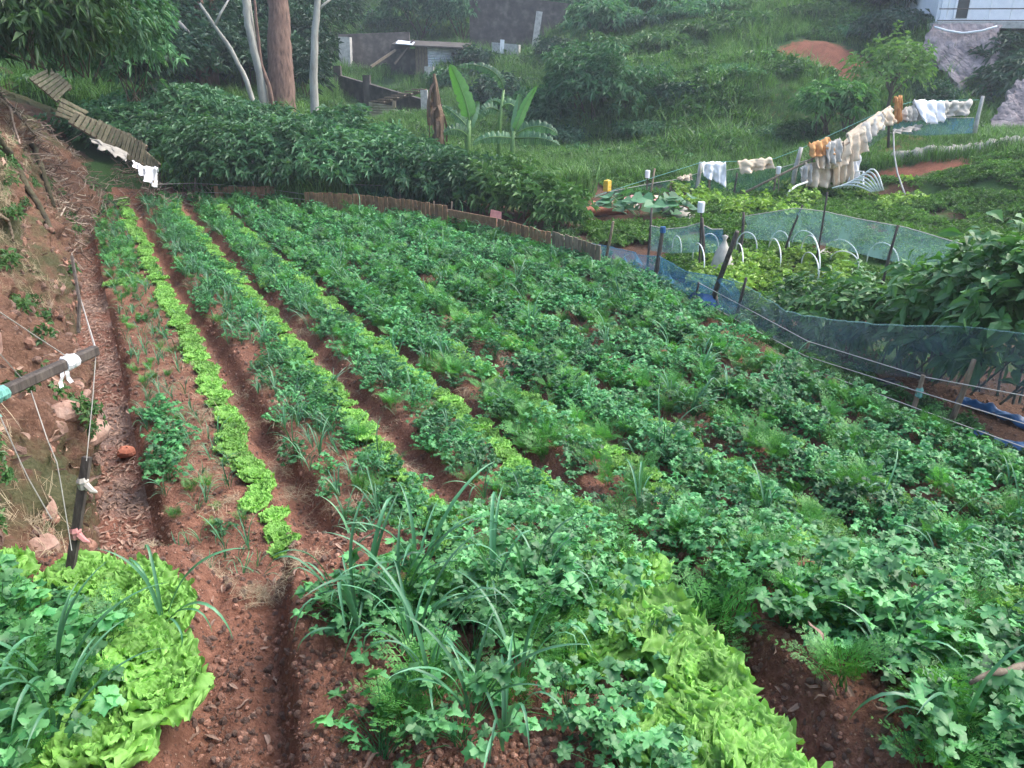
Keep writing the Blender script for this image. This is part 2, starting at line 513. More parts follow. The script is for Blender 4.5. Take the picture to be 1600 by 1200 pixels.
def bank_point(s, k):
    """the cut bank on the left: s along its foot, k 0..1 up the face and over its top"""
    s = np.asarray(s, float); k = np.asarray(k, float)
    soft = sm(13.5, 17.5, s)
    slope = 4.2 * (1 - soft) + 1.0 * soft
    zt = 3.1 + .4 * np.sin(s * .7) - .25 * soft
    z = np.where(k < .62, -.25 + (zt + .25) * k / .62, zt + (k - .62) / .38 * 2.2)
    off = np.where(k < .62, (z + .0) / slope, zt / slope + (k - .62) / .38 * 7.0)
    n = .42 * fbm(s * .55, z * .7, 4, 81) + .22 * fbm(s * 2.2, z * 2.2, 4, 84) + .12 * fbm(s * 7, z * 7, 4, 86) + .05 * np.abs(vn(s * 22, z * 22, 87))
    n = n * (.35 + .65 * sm(0, .12, k))
    t = toe(s) - off + n
    x, y = xy_of(s, t)
    return x, y, z + .25 * n


def bank():
    ns, nk = 620, 200
    ss = np.concatenate([np.linspace(-1.2, 8, 380), np.linspace(8.03, 26, ns - 380)])
    kk = np.linspace(0, 1, nk)
    S, K = np.meshgrid(ss, kk, indexing='ij')
    x, y, z = bank_point(S, K)
    P = np.stack([x, y, z], -1)
    mb = MB().grid(P[:, ::-1])
    V, Q, T = mb.arrays()
    zf = V[:, 2]
    moss = np.clip(.36 + .25 * sm(.9, 2.6, zf) + 1.0 * fbm(V[:, 0] * .8, zf * 1.1 + V[:, 1] * .5, 4, 88), 0, 1)
    moss = np.maximum(moss, .8 * sm(3.0, 3.5, zf))
    o = bpy.data.objects.new('earth_bank', raw_mesh('earth_bank', V, Q, M['bank'], True, attrs={'moss': moss}))
    link(o); o['kind'] = 'structure'


bank()

# ------------------------------------------------------------------ crops: kits of leaves
def frame(d, n):
    d = np.asarray(d, float); d = d / np.linalg.norm(d)
    n = np.asarray(n, float); x = np.cross(d, n); x /= np.linalg.norm(x) + 1e-9
    return x, d, np.cross(x, d)


def lettuce_leaf(seed):
    g = np.random.default_rng(seed)
    nu, nv = 22, 33
    U, Vv = np.meshgrid(np.linspace(0, 1, nu), np.linspace(-1, 1, nv), indexing='ij')
    w = .016 + .075 * np.sin(np.clip(U, 0, 1) ** .8 * 2.3) ** 1.0
    w = w * (1 - .35 * sm(.8, 1.0, U))
    a = .30 + 1.45 * U ** 1.35 + .2 * g.random()
    L = .148
    r = np.cumsum(np.sin(a), 0) / nu * L; h = np.cumsum(np.cos(a), 0) / nu * L
    p1, p2 = g.random(2) * 6.28
    edge = np.abs(Vv) ** 1.6
    fr = edge * U ** .6
    ruff = .016 * fr * np.sin(U * 17 + p1 + np.sign(Vv) * 1.5) + .010 * fr * np.sin(U * 36 + p2 + Vv * 5) + .004 * edge ** 3 * np.sin(U * 62 + p1 * 3)
    tip = U ** 5
    ruff = ruff + .011 * tip * np.sin(Vv * 10 + p1) + .008 * tip * np.sin(Vv * 22 + p2) + .004 * tip * np.sin(Vv * 41 + p1)
    crk = .0055 * np.sin(U * 24 + Vv * 9 + p1) * np.sin(Vv * 17 + p2)
    cup = .030 * Vv ** 2 * (1 - U * .9)
    x = Vv * w * (1 + .10 * np.sin(U * 23 + p2) * edge)
    nrm_h, nrm_r = np.sin(a), -np.cos(a)
    dd = ruff + cup + crk
    round_ = -.028 * Vv ** 2 * U ** 3
    P = np.stack([x, r + nrm_r * dd + round_ * np.sin(a), h + nrm_h * dd + round_ * np.cos(a)], -1)
    return MB().grid(P, np.clip(edge * U ** .8 * .8 + tip * .8, 0, 1) * (.8 + .2 * np.sin(U * 30 + Vv * 9)))


def lobed(mb, c, d, n, size, g, lobes=3):
    """one lobed leaflet: a fan with a scalloped outline"""
    x, y, z = frame(d, n)
    m = 27
    a = np.linspace(-2.45, 2.45, m)
    rad = (.66 + .34 * np.cos(a * .55)) * (1 + (.27 if lobes == 3 else .18) * np.cos(a * (4.19 if lobes == 3 else 6.7)) + .11 * np.cos(a * 13.5 + g.random() * 2))
    q = np.stack([np.sin(a) * rad * .62, np.cos(a) * rad * .62 + .35, .13 * np.cos(a * 2.2 + g.random() * 3) + .16 * np.abs(np.sin(a)) * rad - .22 * (np.cos(a) * rad)], 1) * size
    P = np.concatenate([[[0, .0, 0]], [[0, .4 * size, .09 * size]], q])
    P = np.asarray(c) + P @ np.stack([x, y, z])
    T = [[1, 2 + i + 1, 2 + i] for i in range(m - 1)] + [[0, 1, 2], [0, 2 + m - 1, 1]]
    mb.add(P, T=T)


def stalk(mb, pts, w0, w1):
    pts = np.asarray(pts, float); k = len(pts)
    mb.tube(pts, np.linspace(w0, w1, k), 3, cap=False)


def herb_leaf(seed):
    g = np.random.default_rng(seed)
    mb = MB()
    L = .19 + .07 * g.random(); lean = .30 + .45 * g.random()
    k = np.linspace(0, 1, 5)
    pts = np.stack([.015 * np.sin(k * 3 + g.random() * 6), L * lean * k ** 1.5, L * k * (1 - .12 * k)], 1)
    stalk(mb, pts, .0028, .0014)
    end = pts[-1]; d0 = np.array((0, .8, .25)); up = np.array((0, -.25, 1))
    sz = .034 + .014 * g.random()
    lobed(mb, end, d0 + .4 * (g.random(3) - .5), up + .6 * (g.random(3) - .5), sz * 1.15, g)
    for s_ in (-1, 1):
        dd = np.array((s_ * .95, .35, .08)) + .25 * (g.random(3) - .5)
        lobed(mb, end, dd, up + .9 * (g.random(3) - .5), sz * (.8 + .4 * g.random()), g, 3 if g.random() < .7 else 5)
    if g.random() < .75:
        p = pts[-2]
        for s_ in (-1, 1):
            e = p + np.array((s_ * .022, .010, .008))
            mb.tube([p, e], .0011, 3, cap=False)
            lobed(mb, e, np.array((s_ * .9, .4, .1)) + .3 * (g.random(3) - .5), up + .9 * (g.random(3) - .5), sz * .8, g, 3)
    return mb


def carrot_leaf(seed):
    g = np.random.default_rng(seed)
    mb = MB()
    L = .21 + .08 * g.random(); lean = .35 + .5 * g.random()
    k = np.linspace(0, 1, 12)
    pts = np.stack([.02 * np.sin(k * 2 + g.random() * 6), L * lean * k ** 1.7, L * k * (1 - .28 * k ** 2)], 1)
    stalk(mb, pts[::2], .0022, .0008)
    tan = np.gradient(pts, axis=0); tan /= np.linalg.norm(tan, axis=1)[:, None]
    for i in range(4, 12):
        f = (i - 4) / 7
        pl = (.052 * (1 - f) + .012) * (.85 + .3 * g.random())
        for s_ in (-1, 1):
            d = np.array((s_ * .85, 0, 0)) + tan[i] * .55 + .2 * (g.random(3) - .5)
            d /= np.linalg.norm(d)
            nn = np.cross(d, tan[i]); nn /= np.linalg.norm(nn)
            e = pts[i] + d * pl
            wv = np.cross(d, nn) * .0012
            mb.add([pts[i] - wv, pts[i] + wv, e], T=[[0, 1, 2]])
            for q in (.3, .5, .7, .88, 1.0):
                b = pts[i] + d * pl * q
                for s2 in (-1, 1):
                    d2 = np.cross(nn, d) * s2 * .8 + d * .75 + .35 * (g.random(3) - .5)
                    ll = pl * .36 * (1.25 - .6 * q)
                    sd = np.cross(d2, nn) * ll * .17
                    m = b + d2 * ll * .55
                    mb.add([b, m + sd, b + d2 * ll, m - sd], Q=[[0, 1, 2, 3]])
    return mb


def leek_leaf(seed):
    g = np.random.default_rng(seed)
    L = .34 + .18 * g.random()
    k = np.linspace(0, 1, 14)
    a = .10 + .2 * g.random() + (1.2 + 1.3 * g.random()) * k ** (1.6 + g.random())
    if g.random() < .45: a = a + 1.0 * sm(.45 + .3 * g.random(), .85, k)
    r = np.cumsum(np.sin(a)) / 14 * L; h = np.cumsum(np.cos(a)) / 14 * L
    sw = .04 * (g.random() - .5) * k ** 2
    w = .0068 * (1 - k ** 3.5) * np.minimum(1, .65 + k * 3) + .0004
    tw = (g.random() - .5) * 1.6 * k
    P = np.zeros((14, 3, 3))
    for j, sgn in enumerate((-1, 0, 1)):
        P[:, j, 0] = sw + sgn * w * np.cos(tw)
        P[:, j, 1] = r + (sgn != 0) * w * .45 * -np.cos(a) + sgn * w * np.sin(tw) * .6
        P[:, j, 2] = h + (sgn != 0) * w * .45 * np.sin(a) + sgn * w * np.sin(tw) * .6
    return MB().grid(P)


def small_leaf(seed):
    g = np.random.default_rng(seed); mb = MB()
    pts = [(0, 0, 0), (0, .02, .04), (0, .05, .06)]
    stalk(mb, pts, .0015, .001)
    lobed(mb, pts[-1], (0, 1, .1), (0, -.1, 1), .05, g, 3)
    return mb


KIT = {}
for kind, fn, mat, n in (('lettuce', lettuce_leaf, 'lettuce', 4), ('herb', herb_leaf, 'herb', 5), ('carrot', carrot_leaf, 'carrot', 4), ('leek', leek_leaf, 'leek', 7)):
    KIT[kind] = []
    for i in range(n):
        mb = fn(100 + i)
        KIT[kind].append(((*mb.arrays(), np.concatenate(mb.A)), mb.mesh(kind + '_leaf', M[mat], True)))


def recipe(kind, seed, fine=False):
    """the leaves of one plant: (leaf number, matrix)"""
    g = np.random.default_rng(seed); out = []
    if kind == 'lettuce':
        n = 20 + int(6 * g.random())
        for i in range(n):
            f = i / n
            yaw = i * 2.4 + g.random() * .5
            sc = (.45 + .62 * f) * (.9 + .2 * g.random())
            tilt = -.45 + .85 * f + .2 * (g.random() - .5)
            out.append((int(g.integers(4)), Matrix.Rotation(yaw, 4, 'Z') @ Matrix.Translation((0, .008 + .012 * f, .02 * (1 - f))) @ Matrix.Rotation(-tilt, 4, 'X') @ Matrix.Scale(sc, 4)))
    elif kind == 'herb':
        for i in range((34 if fine else 27) + int(7 * g.random())):
            yaw = i * 2.4 + g.random()
            tilt = -.25 + .75 * g.random()
            out.append((int(g.integers(5)), Matrix.Rotation(yaw, 4, 'Z') @ Matrix.Translation((0, .008, 0)) @ Matrix.Rotation(-tilt, 4, 'X') @ Matrix.Scale((.42 + .5 * g.random()) if fine else (.45 + .55 * g.random()), 4)))
    elif kind == 'carrot':
        for i in range(9 + int(4 * g.random())):
            yaw = i * 2.4 + g.random()
            tilt = -.3 + .6 * g.random()
            out.append((int(g.integers(4)), Matrix.Rotation(yaw, 4, 'Z') @ Matrix.Translation((0, .005, 0)) @ Matrix.Rotation(-tilt, 4, 'X') @ Matrix.Scale(.7 + .45 * g.random(), 4)))
    else:
        for i in range(6 + int(3 * g.random())):
            yaw = i * math.pi + .5 * (g.random() - .5) + .2 * i
            out.append((int(g.integers(7)), Matrix.Rotation(yaw, 4, 'Z') @ Matrix.Translation((0, .003 + .001 * i, .01 * i)) @ Matrix.Rotation(.3 * (g.random() - .6), 4, 'X') @ Matrix.Scale(.6 + .5 * g.random(), 4)))
    return out


def joined(kind, rec):
    mb = MB()
    for i, m in rec:
        V, Q, T, at_ = KIT[kind][i][0]
        A = np.array(m); mb.add(V @ A[:3, :3].T + A[:3, 3], Q, T, at_)
    return mb


NVAR = 6
REC = {k: [recipe(k, 200 + i) for i in range(NVAR)] for k in KIT}
PLANT = {}
for k in KIT:
    PLANT[k] = [joined(k, recipe(k, 250 + i, True)).mesh(k + '_plant', M[k], True) for i in range(NVAR)]

PNAME = {'lettuce': 'lettuce', 'herb': 'herb_plant', 'carrot': 'carrot_plant', 'leek': 'leek_plant'}


def lib_objects(prefix, meshes):
    c = bpy.data.collections.new(prefix)
    for i, me in enumerate(meshes):
        c.objects.link(bpy.data.objects.new('%s_%02d' % (prefix, i), me))
    return c


def scatter(name, P, rot, scl, idx, coll, label=None, cat=None, parent=None, structure=False):
    """many copies of small things as ONE object (geometry nodes)"""
    P = np.asarray(P, np.float32).reshape(-1, 3); n = len(P)
    me = bpy.data.meshes.new(name); me.vertices.add(n); me.vertices.foreach_set('co', P.ravel())
    a = me.attributes.new('rot', 'FLOAT_VECTOR', 'POINT'); a.data.foreach_set('vector', np.asarray(rot, np.float32).ravel())
    a = me.attributes.new('scl', 'FLOAT', 'POINT'); a.data.foreach_set('value', np.asarray(scl, np.float32))
    a = me.attributes.new('vi', 'INT', 'POINT'); a.data.foreach_set('value', np.asarray(idx, np.int32))
    o = bpy.data.objects.new(name, me); link(o, parent)
    ng = bpy.data.node_groups.new(name, 'GeometryNodeTree')
    ng.interface.new_socket('Geometry', in_out='INPUT', socket_type='NodeSocketGeometry')
    ng.interface.new_socket('Geometry', in_out='OUTPUT', socket_type='NodeSocketGeometry')
    gi = ng.nodes.new('NodeGroupInput'); go = ng.nodes.new('NodeGroupOutput')
    ip = ng.nodes.new('GeometryNodeInstanceOnPoints'); ci = ng.nodes.new('GeometryNodeCollectionInfo')
    ci.inputs['Collection'].default_value = coll
    ci.inputs['Separate Children'].default_value = True; ci.inputs['Reset Children'].default_value = True

    def na(nm, ty):
        q = ng.nodes.new('GeometryNodeInputNamedAttribute'); q.data_type = ty; q.inputs[0].default_value = nm
        return [s for s in q.outputs if s.enabled and s.name == 'Attribute'][0]
    er = ng.nodes.new('FunctionNodeEulerToRotation')
    L = ng.links
    L.new(gi.outputs[0], ip.inputs['Points']); L.new(ci.outputs[0], ip.inputs['Instance'])
    ip.inputs['Pick Instance'].default_value = True
    L.new(na('vi', 'INT'), ip.inputs['Instance Index'])
    L.new(na('rot', 'FLOAT_VECTOR'), er.inputs[0]); L.new(er.outputs[0], ip.inputs['Rotation'])
    L.new(na('scl', 'FLOAT'), ip.inputs['Scale'])
    L.new(ip.outputs[0], go.inputs[0])
    md = o.modifiers.new('scatter', 'NODES'); md.node_group = ng
    o['kind'] = 'stuff'
    if label: o['label'] = label
    if cat: o['category'] = cat
    return o


# ------------------------------------------------------------------ crops: where each plant stands
plants = {k: [] for k in KIT}          # (x, y, scale, row key)


def put(kind, x, y, sc, key): plants[kind].append((x, y, sc, key))


def lower_crops():
    g = np.random.default_rng(11)
    lets = [(.68, 1.0), (1.60, .95), (2.36, .86), (2.99, .86), (3.63, .82), (4.26, .55), (4.86, .38), (5.46, .25)]
    for b, (tl, pres) in enumerate(lets):
        s = 4.0 - .35 * b
        while s < s_end(np.array(tl)) - .4:
            nz = .5 + 1.1 * vn(s * .55, b * 7.3, 91)
            if b == 0 or nz < pres:
                x, y = xy_of(s, tl + .05 * vn(s * .9, b, 93) + .03 * g.normal())
                put('lettuce', x, y, (.80 if b == 0 else .75) * (.85 + .3 * g.random()), b)
            s += .165 + .04 * g.random()
    for tt in np.arange(1.93, 2.5, .15):
        for k in range(2): put('lettuce', *xy_of(10.1 + .16 * k + .1 * g.random(), tt), .85, 2)
    for tt in (2.7, 2.84): put('lettuce', *xy_of(9.7, tt), .85, 3)
    for ss, tt in ((11.2, .12), (11.25, .26), (11.3, .42)): put('lettuce', *xy_of(ss, tt), .85, 0)
    # herbs, carrots and leeks fill the beds
    F = [0.0] + FURROWS + [6.5]
    step = .112
    for b in range(len(F) - 1):
        t0, t1 = F[b] + (.15 if b < 3 else .10 if b < 4 else .06), F[b + 1] - (.10 if b < 3 else .05)
        for s in np.arange(1.4, 17.6, step):
            for t in np.arange(t0, t1, step):
                ss = s + .07 * (g.random() - .5); tt = t + .07 * (g.random() - .5)
                if ss > s_end(np.array(tt)) - .25 or tt > t_right(np.array(ss)) - .05: continue
                x, y = xy_of(ss, tt)
                if y < edge_y(x) + .6: continue
                fb = (tt - t0) / (t1 - t0)
                patch = .5 + .9 * fbm(ss * .8, tt * 1.3, 2, 95)
                if b == 0:
                    d = .55 + .4 * sm(9, 13, ss) + .25 * sm(.6, .9, fb) * (ss > 7)
                    mix = (.05, .08) if ss < 9 else (.12, .35)
                    sc = .62 + .1 * sm(9, 14, ss)
                elif b == 1:
                    near = 1 - sm(8.5, 11, ss)
                    d = 1.0 - near * .32 * (1 - sm(.35, .55, fb))
                    d *= 1 - .25 * near * (patch > .55)
                    mix = (.48, .26) if fb > .45 else (.2, .15)
                    sc = .92
                elif b == 2:
                    near = 1 - sm(6.0, 8.5, ss)
                    d = 1.0 - near * .22 * (1 - sm(.35, .6, fb))
                    mix = (.5, .24); sc = .94
                elif b == 3:
                    d = 1.0 - .45 * (1 - sm(5.5, 7.5, ss)) * (patch > .45); mix = (.46, .38); sc = .94
                else:
                    d = 1.0 - .25 * (patch > .72); mix = (.46, .44); sc = .98
                    if b == 4 and 6.0 < ss < 8.2 and fb < .5: d = .35
                if b and fb < .18: d *= .72
                if b < len(lets) and abs(tt - lets[b][0]) < (.13 if b == 0 else .10 if b < 3 else .095) and g.random() < (.97 if b == 0 else .9 if b < 3 else .88): continue
                if g.random() > d: continue
                q = g.random()
                kind = 'herb' if q < mix[0] else 'carrot' if q < mix[0] + mix[1] else 'leek'
                if kind == 'leek' and d > .9 and g.random() < .45: kind = 'herb'
                put(kind, x, y, sc * ((.55 if b < 3 else .74) + .32 * g.random()), b)
    for u, v in ((262, 665), (255, 740), (268, 690)):
        for k in range(3):
            q = gp(u + g.normal() * 9, v + g.normal() * 8); put('herb', q[0], q[1], .85, 0)


def upper_crops():
    g = np.random.default_rng(12)
    K = 'upper'
    # lettuce row along the furrow of the middle bed
    for us in np.arange(.92, 2.56, .165):
        for off in (0, .13):
            if off == 0 and g.random() < .3: continue
            x, y = xy_ut(us + off * .6 + .02 * g.normal(), .76 + off + .03 * g.normal())
            if y < edge_y(x) - .24: put('lettuce', x, y, .95 + .15 * g.random(), 'middle')
    # left corner bed
    for x, y, s in ((-1.02, 1.66, 1.0), (-.90, 1.53, 1.0), (-.98, 1.36, 1.0), (-1.13, 1.49, .85), (-1.18, 1.96, .95), (-1.34, 2.0, .9), (-1.04, 1.88, .85),
                    (-1.56, 1.88, .9), (-1.62, 1.98, 1.0), (-1.17, 1.62, .8)):
        put('lettuce', x, y, s, 'corner')
    for i in range(26):
        x = -1.60 + .44 * g.random(); y = 1.12 + .72 * g.random()
        if x > -1.14 and y > 1.35: continue
        put('herb', x, y, .72 + .3 * g.random(), 'corner')
    for i in range(14):
        put('carrot', -1.62 + .52 * g.random(), 1.2 + .72 * g.random(), .8 + .25 * g.random(), 'corner')
    for x, y, s in ((-1.02, 1.83, .95), (-1.15, 1.52, 1.1), (-1.35, 1.30, 1.1), (-1.2, 1.28, 1.1), (-1.5, 1.5, .9), (-1.1, 1.36, 1.0)):
        put('leek', x, y, s, 'corner')
    # middle bed: sparse on its left, thick towards the lettuce
    for i in range(3000):
        us = .85 + 1.75 * g.random(); ut = -.02 + .98 * g.random()
        x, y = xy_ut(us, ut)
        if y > edge_y(x) - .30: continue
        far = sm(1.75, 1.9, y)
        d = .05 + .55 * sm(.42, .62, ut) + .6 * far * sm(.02, .12, ut)
        d *= 1 - .93 * sm(.64, .70, ut) * (1 - .3 * far)
        if ut < .45 and y < 1.8: d = .05 + .06 * (abs(ut - .22) < .1) * (y > 1.5)
        if g.random() > d * .12: continue
        q = g.random()
        if ut < .42: kind = 'leek' if q < .38 else 'herb' if q < .66 else 'carrot'
        else: kind = 'herb' if q < .62 else 'carrot' if q < .90 else 'leek'
        put(kind, x, y, (.60 + .25 * g.random()) * (1.2 if kind == 'leek' else 1), 'middle')
    for x, y, k in ((-.42, 1.95, 'herb'), (-.38, 2.0, 'herb'), (-.36, 1.88, 'herb'), (-.44, 2.02, 'leek'), (-.52, 2.02, 'leek'), (-.33, 1.95, 'leek'), (-.41, 1.83, 'leek'),
                    (-.28, 1.42, 'carrot'), (-.30, 1.36, 'herb'), (-.12, 1.38, 'herb'), (-.20, 1.52, 'leek'), (-.02, 1.36, 'leek'), (-.10, 1.45, 'leek'), (.02, 1.55, 'leek'),
                    (-.16, 2.02, 'carrot'), (.0, 1.9, 'carrot'), (-.05, 1.98, 'leek'), (-.26, 1.62, 'leek'), (-.22, 1.5, 'carrot')):
        put(k, x, y - (.1 if y > 1.8 else 0), .85, 'middle')
    # right bed
    for i in range(3400):
        us = .3 + 2.3 * g.random(); ut = 1.22 + 1.5 * g.random()
        x, y = xy_ut(us, ut)
        if y > edge_y(x) - .26 or y < .95 or x > 2.4: continue
        d = sm(1.2, 1.42, ut) * .75 + .06
        if g.random() > d * .13: continue
        q = g.random()
        kind = 'herb' if q < .54 else 'carrot' if q < .93 else 'leek'
        put(kind, x, y, (.68 + .3 * g.random()), 'right')
    for x, y, s in ((.38, 2.10, .95), (.48, 2.06, 1.0), (.44, 2.14, .9), (.93, 1.92, .9), (1.00, 1.88, .95), (1.30, 1.64, .9), (1.36, 1.58, .9)):
        put('lettuce', x, y, s, 'right')
    for x, y in ((.56, 1.92), (.62, 1.86)): put('carrot', x, y, 1.2, 'right')
    # low growth along the rim of the terrace
    for i in range(150):
        x = -.35 + 2.3 * g.random(); y = edge_y(x) - .32 + .62 * g.random()
        if -.0 < ut_of(x, y)[1] - .98 < .14: continue
        q = g.random()
        put('herb' if q < .5 else 'carrot' if q < .85 else 'lettuce', x, y, .42 + .25 * g.random(), 'middle' if ut_of(x, y)[1] < 1.0 else 'right')


lower_crops(); upper_crops()

ROWN = ['the leftmost bed beside the footpath', 'the second bed from the footpath', 'the third bed from the footpath', 'the fourth bed from the footpath',
        'the fifth bed from the footpath', 'the sixth bed from the footpath', 'the seventh bed from the footpath', 'the eighth bed from the footpath', 'the last bed beside the net fence']
PL = {'lettuce': 'bright green frilly lettuce', 'herb': 'dark green herb with lobed leaves', 'carrot': 'feathery green carrot plant', 'leek': 'blue green leek with strap leaves'}
UPN = {'corner': 'in the bottom left corner patch', 'middle': 'on the near middle bed', 'right': 'on the near right bed'}
LIBC = {}


def plant_objects():
    g = np.random.default_rng(13)
    for kind, L in plants.items():
        A = np.array([(x, y) for x, y, _, _ in L]); Z = terrain(A[:, 0], A[:, 1])
        dist = np.sqrt(A[:, 0] ** 2 + A[:, 1] ** 2 + (Z - CAM_H) ** 2)
        ph = np.abs(np.degrees(np.arctan2(A[:, 0], A[:, 1])))
        show = np.where((ph > 50) | (A[:, 1] < .9), 99, dist)
        order = np.argsort(show)
        LIBC[kind] = lib_objects(kind + '_source', PLANT[kind])
        near, rest = order[:300], order[300:]
        nth = {}
        if kind == 'lettuce':
            sv = {i: (ut_of if L[i][3] in UPN else st_of)(L[i][0], L[i][1])[0] for i in near}
            for key in set(L[i][3] for i in near):
                for q, i in enumerate(sorted((i for i in near if L[i][3] == key), key=lambda i: sv[i])): nth[i] = q + 1
        for i in near:
            x, y, sc, key = L[i]
            var = int(g.integers(NVAR)); yaw = g.random() * 6.28
            tilt = (.16 * g.normal(), .16 * g.normal(), yaw)
            if key in UPN:
                where = UPN[key]
                lab = PL[kind] + ' growing ' + where; grp = PNAME[kind].replace('_', ' ') + 's ' + where
            else:
                lab = PL[kind] + ' in ' + ROWN[key]; grp = PNAME[kind].replace('_', ' ') + 's in ' + ROWN[key]
            if i in nth:
                q = nth[i]; suf = 'th' if 10 < q % 100 < 14 else {1: 'st', 2: 'nd', 3: 'rd'}.get(q % 10, 'th')
                lab += ', %d%s from its near end' % (q, suf)
            loc = (x, y, Z[i] - .012)
            if key in UPN:
                o = thing(PNAME[kind], lab, kind if kind != 'herb' else 'herb', loc, 0, grp)
                o.rotation_euler = tilt; o.scale = (sc, sc, sc)
                for li, m in REC[kind][var]:
                    c = bpy.data.objects.new('leaf', KIT[kind][li][1]); c.matrix_local = m
                    COL.objects.link(c); c.parent = o
            else:
                o = bpy.data.objects.new(PNAME[kind], PLANT[kind][var]); COL.objects.link(o)
                o.location = loc; o.rotation_euler = tilt; o.scale = (sc, sc, sc)
                tag(o, lab, kind, grp)
        if len(rest):
            n = len(rest)
            P = np.stack([A[rest, 0], A[rest, 1], Z[rest] - .012], 1)
            rot = np.stack([.16 * g.normal(size=n), .16 * g.normal(size=n), g.random(n) * 6.28], 1)
            scatter('far_' + PNAME[kind] + 's', P, rot, [L[i][2] for i in rest], g.integers(0, NVAR, n), LIBC[kind],
                    'dense ' + PL[kind].split(' with')[0] + ' crop filling the far beds', kind + ' crop')
        print(kind, len(L))


plant_objects()
# ------------------------------------------------------------------ shrubs and trees
M['shrub'] = leaf_mat('shrub_leaf', [(.034, .115, .050), (.070, .185, .085), (.135, .27, .14)], .5, .25, spec=.4)
M['shrub2'] = leaf_mat('shrub_leaf_olive', [(.032, .09, .025), (.06, .14, .04), (.10, .19, .06)], .5, .22, spec=.4)
M['bigleaf'] = leaf_mat('large_shrub_leaf', [(.035, .11, .03), (.065, .165, .05), (.11, .23, .08)], .45, .28, spec=.45)
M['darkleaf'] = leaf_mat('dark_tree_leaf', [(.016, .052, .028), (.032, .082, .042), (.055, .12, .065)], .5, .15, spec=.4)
M['lightleaf'] = leaf_mat('light_tree_leaf', [(.06, .14, .035), (.10, .20, .055), (.15, .26, .08)], .5, .3, spec=.4)
M['grass'] = leaf_mat('grass_blade', [(.036, .10, .028), (.062, .15, .038), (.12, .23, .06)], .55, .3, spec=.3, vary=.5)
M['straw'] = leaf_mat('dry_straw', [(.22, .17, .10), (.34, .27, .17), (.45, .38, .26)], .8, .1, (1, 1, 1), .2, .25)
M['litter'] = leaf_mat('dry_leaf', [(.16, .09, .06), (.28, .18, .13), (.42, .31, .25)], .7, .1, (1, 1, 1), .3, .25)
M['twig'] = leaf_mat('dry_twig', [(.10, .065, .05), (.22, .16, .125), (.42, .35, .28)], .85, 0, (1, 1, 1), .2, .2)
M['bark'] = plain_mat('brown_bark', (.05, .03, .022), (.16, .095, .07), 14, .9, .8, c3=(.25, .16, .12), stretch=(1, 1, .25), bd=.03)
M['palebark'] = plain_mat('pale_bark', (.16, .15, .125), (.30, .29, .25), 7, .85, .3, c3=(.42, .41, .36), stretch=(1, 1, .3))
M['stemwood'] = plain_mat('shrub_stem', (.05, .04, .025), (.12, .10, .06), 20, .9, .3)
M['moss'] = plain_mat('mossy_root', (.022, .018, .012), (.055, .048, .024), 9, .95, .9, c3=(.10, .09, .05), bd=.03)


def leaf_array(P, D, Nn, L, W, fine=False, droop=.25):
    """leaves from bases P, directions D, normals Nn"""
    D = D / (np.linalg.norm(D, axis=1)[:, None] + 1e-9)
    X = np.cross(D, Nn); X /= np.linalg.norm(X, axis=1)[:, None] + 1e-9
    Z = np.cross(X, D); n = len(P); L = L[:, None]; W = W[:, None]
    dn = np.array((0, 0, -1.))
    mid = P + D * L * .45
    tip = P + D * L + dn * L * droop
    l = mid - X * W * .5 + Z * W * .22; r = mid + X * W * .5 + Z * W * .22
    if fine:
        l2 = P + D * L * .75 - X * W * .38 + Z * W * .1 + dn * L * droop * .5; r2 = P + D * L * .75 + X * W * .38 + Z * W * .1 + dn * L * droop * .5
        m2 = P + D * L * .75 + dn * L * droop * .45
        V = np.stack([P, l, mid, r, l2, m2, r2, tip], 1)
        b = np.arange(n)[:, None] * 8
        T = np.concatenate([b + [[0, 2, 1]], b + [[0, 3, 2]], b + [[4, 5, 7]], b + [[5, 6, 7]]])
        Q = np.concatenate([b + [[1, 2, 5, 4]], b + [[2, 3, 6, 5]]])
        return V.reshape(-1, 3), Q, T
    V = np.stack([P, l, tip, r], 1)
    b = np.arange(n)[:, None] * 4
    return V.reshape(-1, 3), np.zeros((0, 4), int), np.concatenate([b + [[0, 2, 1]], b + [[0, 3, 2]]])


def crown_mesh(mb, c, rad, nw, L, W, per=6, g=None, droop=.3, fine=False, shell=.5, hang=0.0, low=.35):
    """whorls of leaves through an uneven rounded volume"""
    c = np.asarray(c, float); rad = np.asarray(rad, float)
    d = g.normal(size=(nw, 3)); d[:, 2] = np.where(d[:, 2] < -low, -d[:, 2], d[:, 2]); d /= np.linalg.norm(d, axis=1)[:, None]
    a = np.arctan2(d[:, 1], d[:, 0]); sd = int(g.integers(1000))
    lump = 1 + .75 * fbm(a * 1.6 + 10, d[:, 2] * 2.8, 3, sd)
    rr = (shell + (1 - shell) * g.random(nw) ** .5) * lump
    P = c + d * rad * rr[:, None]
    ax = d * .75 + np.array((0, 0, .65 - hang)) + .5 * g.normal(size=(nw, 3)) * .5
    ax /= np.linalg.norm(ax, axis=1)[:, None]
    P = np.repeat(P, per, 0); ax = np.repeat(ax, per, 0); n = len(P)
    t = np.cross(ax, g.normal(size=(n, 3))); t /= np.linalg.norm(t, axis=1)[:, None]
    D = t * .85 + ax * (.2 + .5 * g.random((n, 1))) + np.array((0, 0, -hang))
    P = P + ax * (g.random((n, 1)) - .5) * L * .8
    sz = .65 + .6 * g.random(n)
    mb.add(*leaf_array(P, D, ax + .4 * g.normal(size=(n, 3)), L * sz, W * sz, fine, droop))


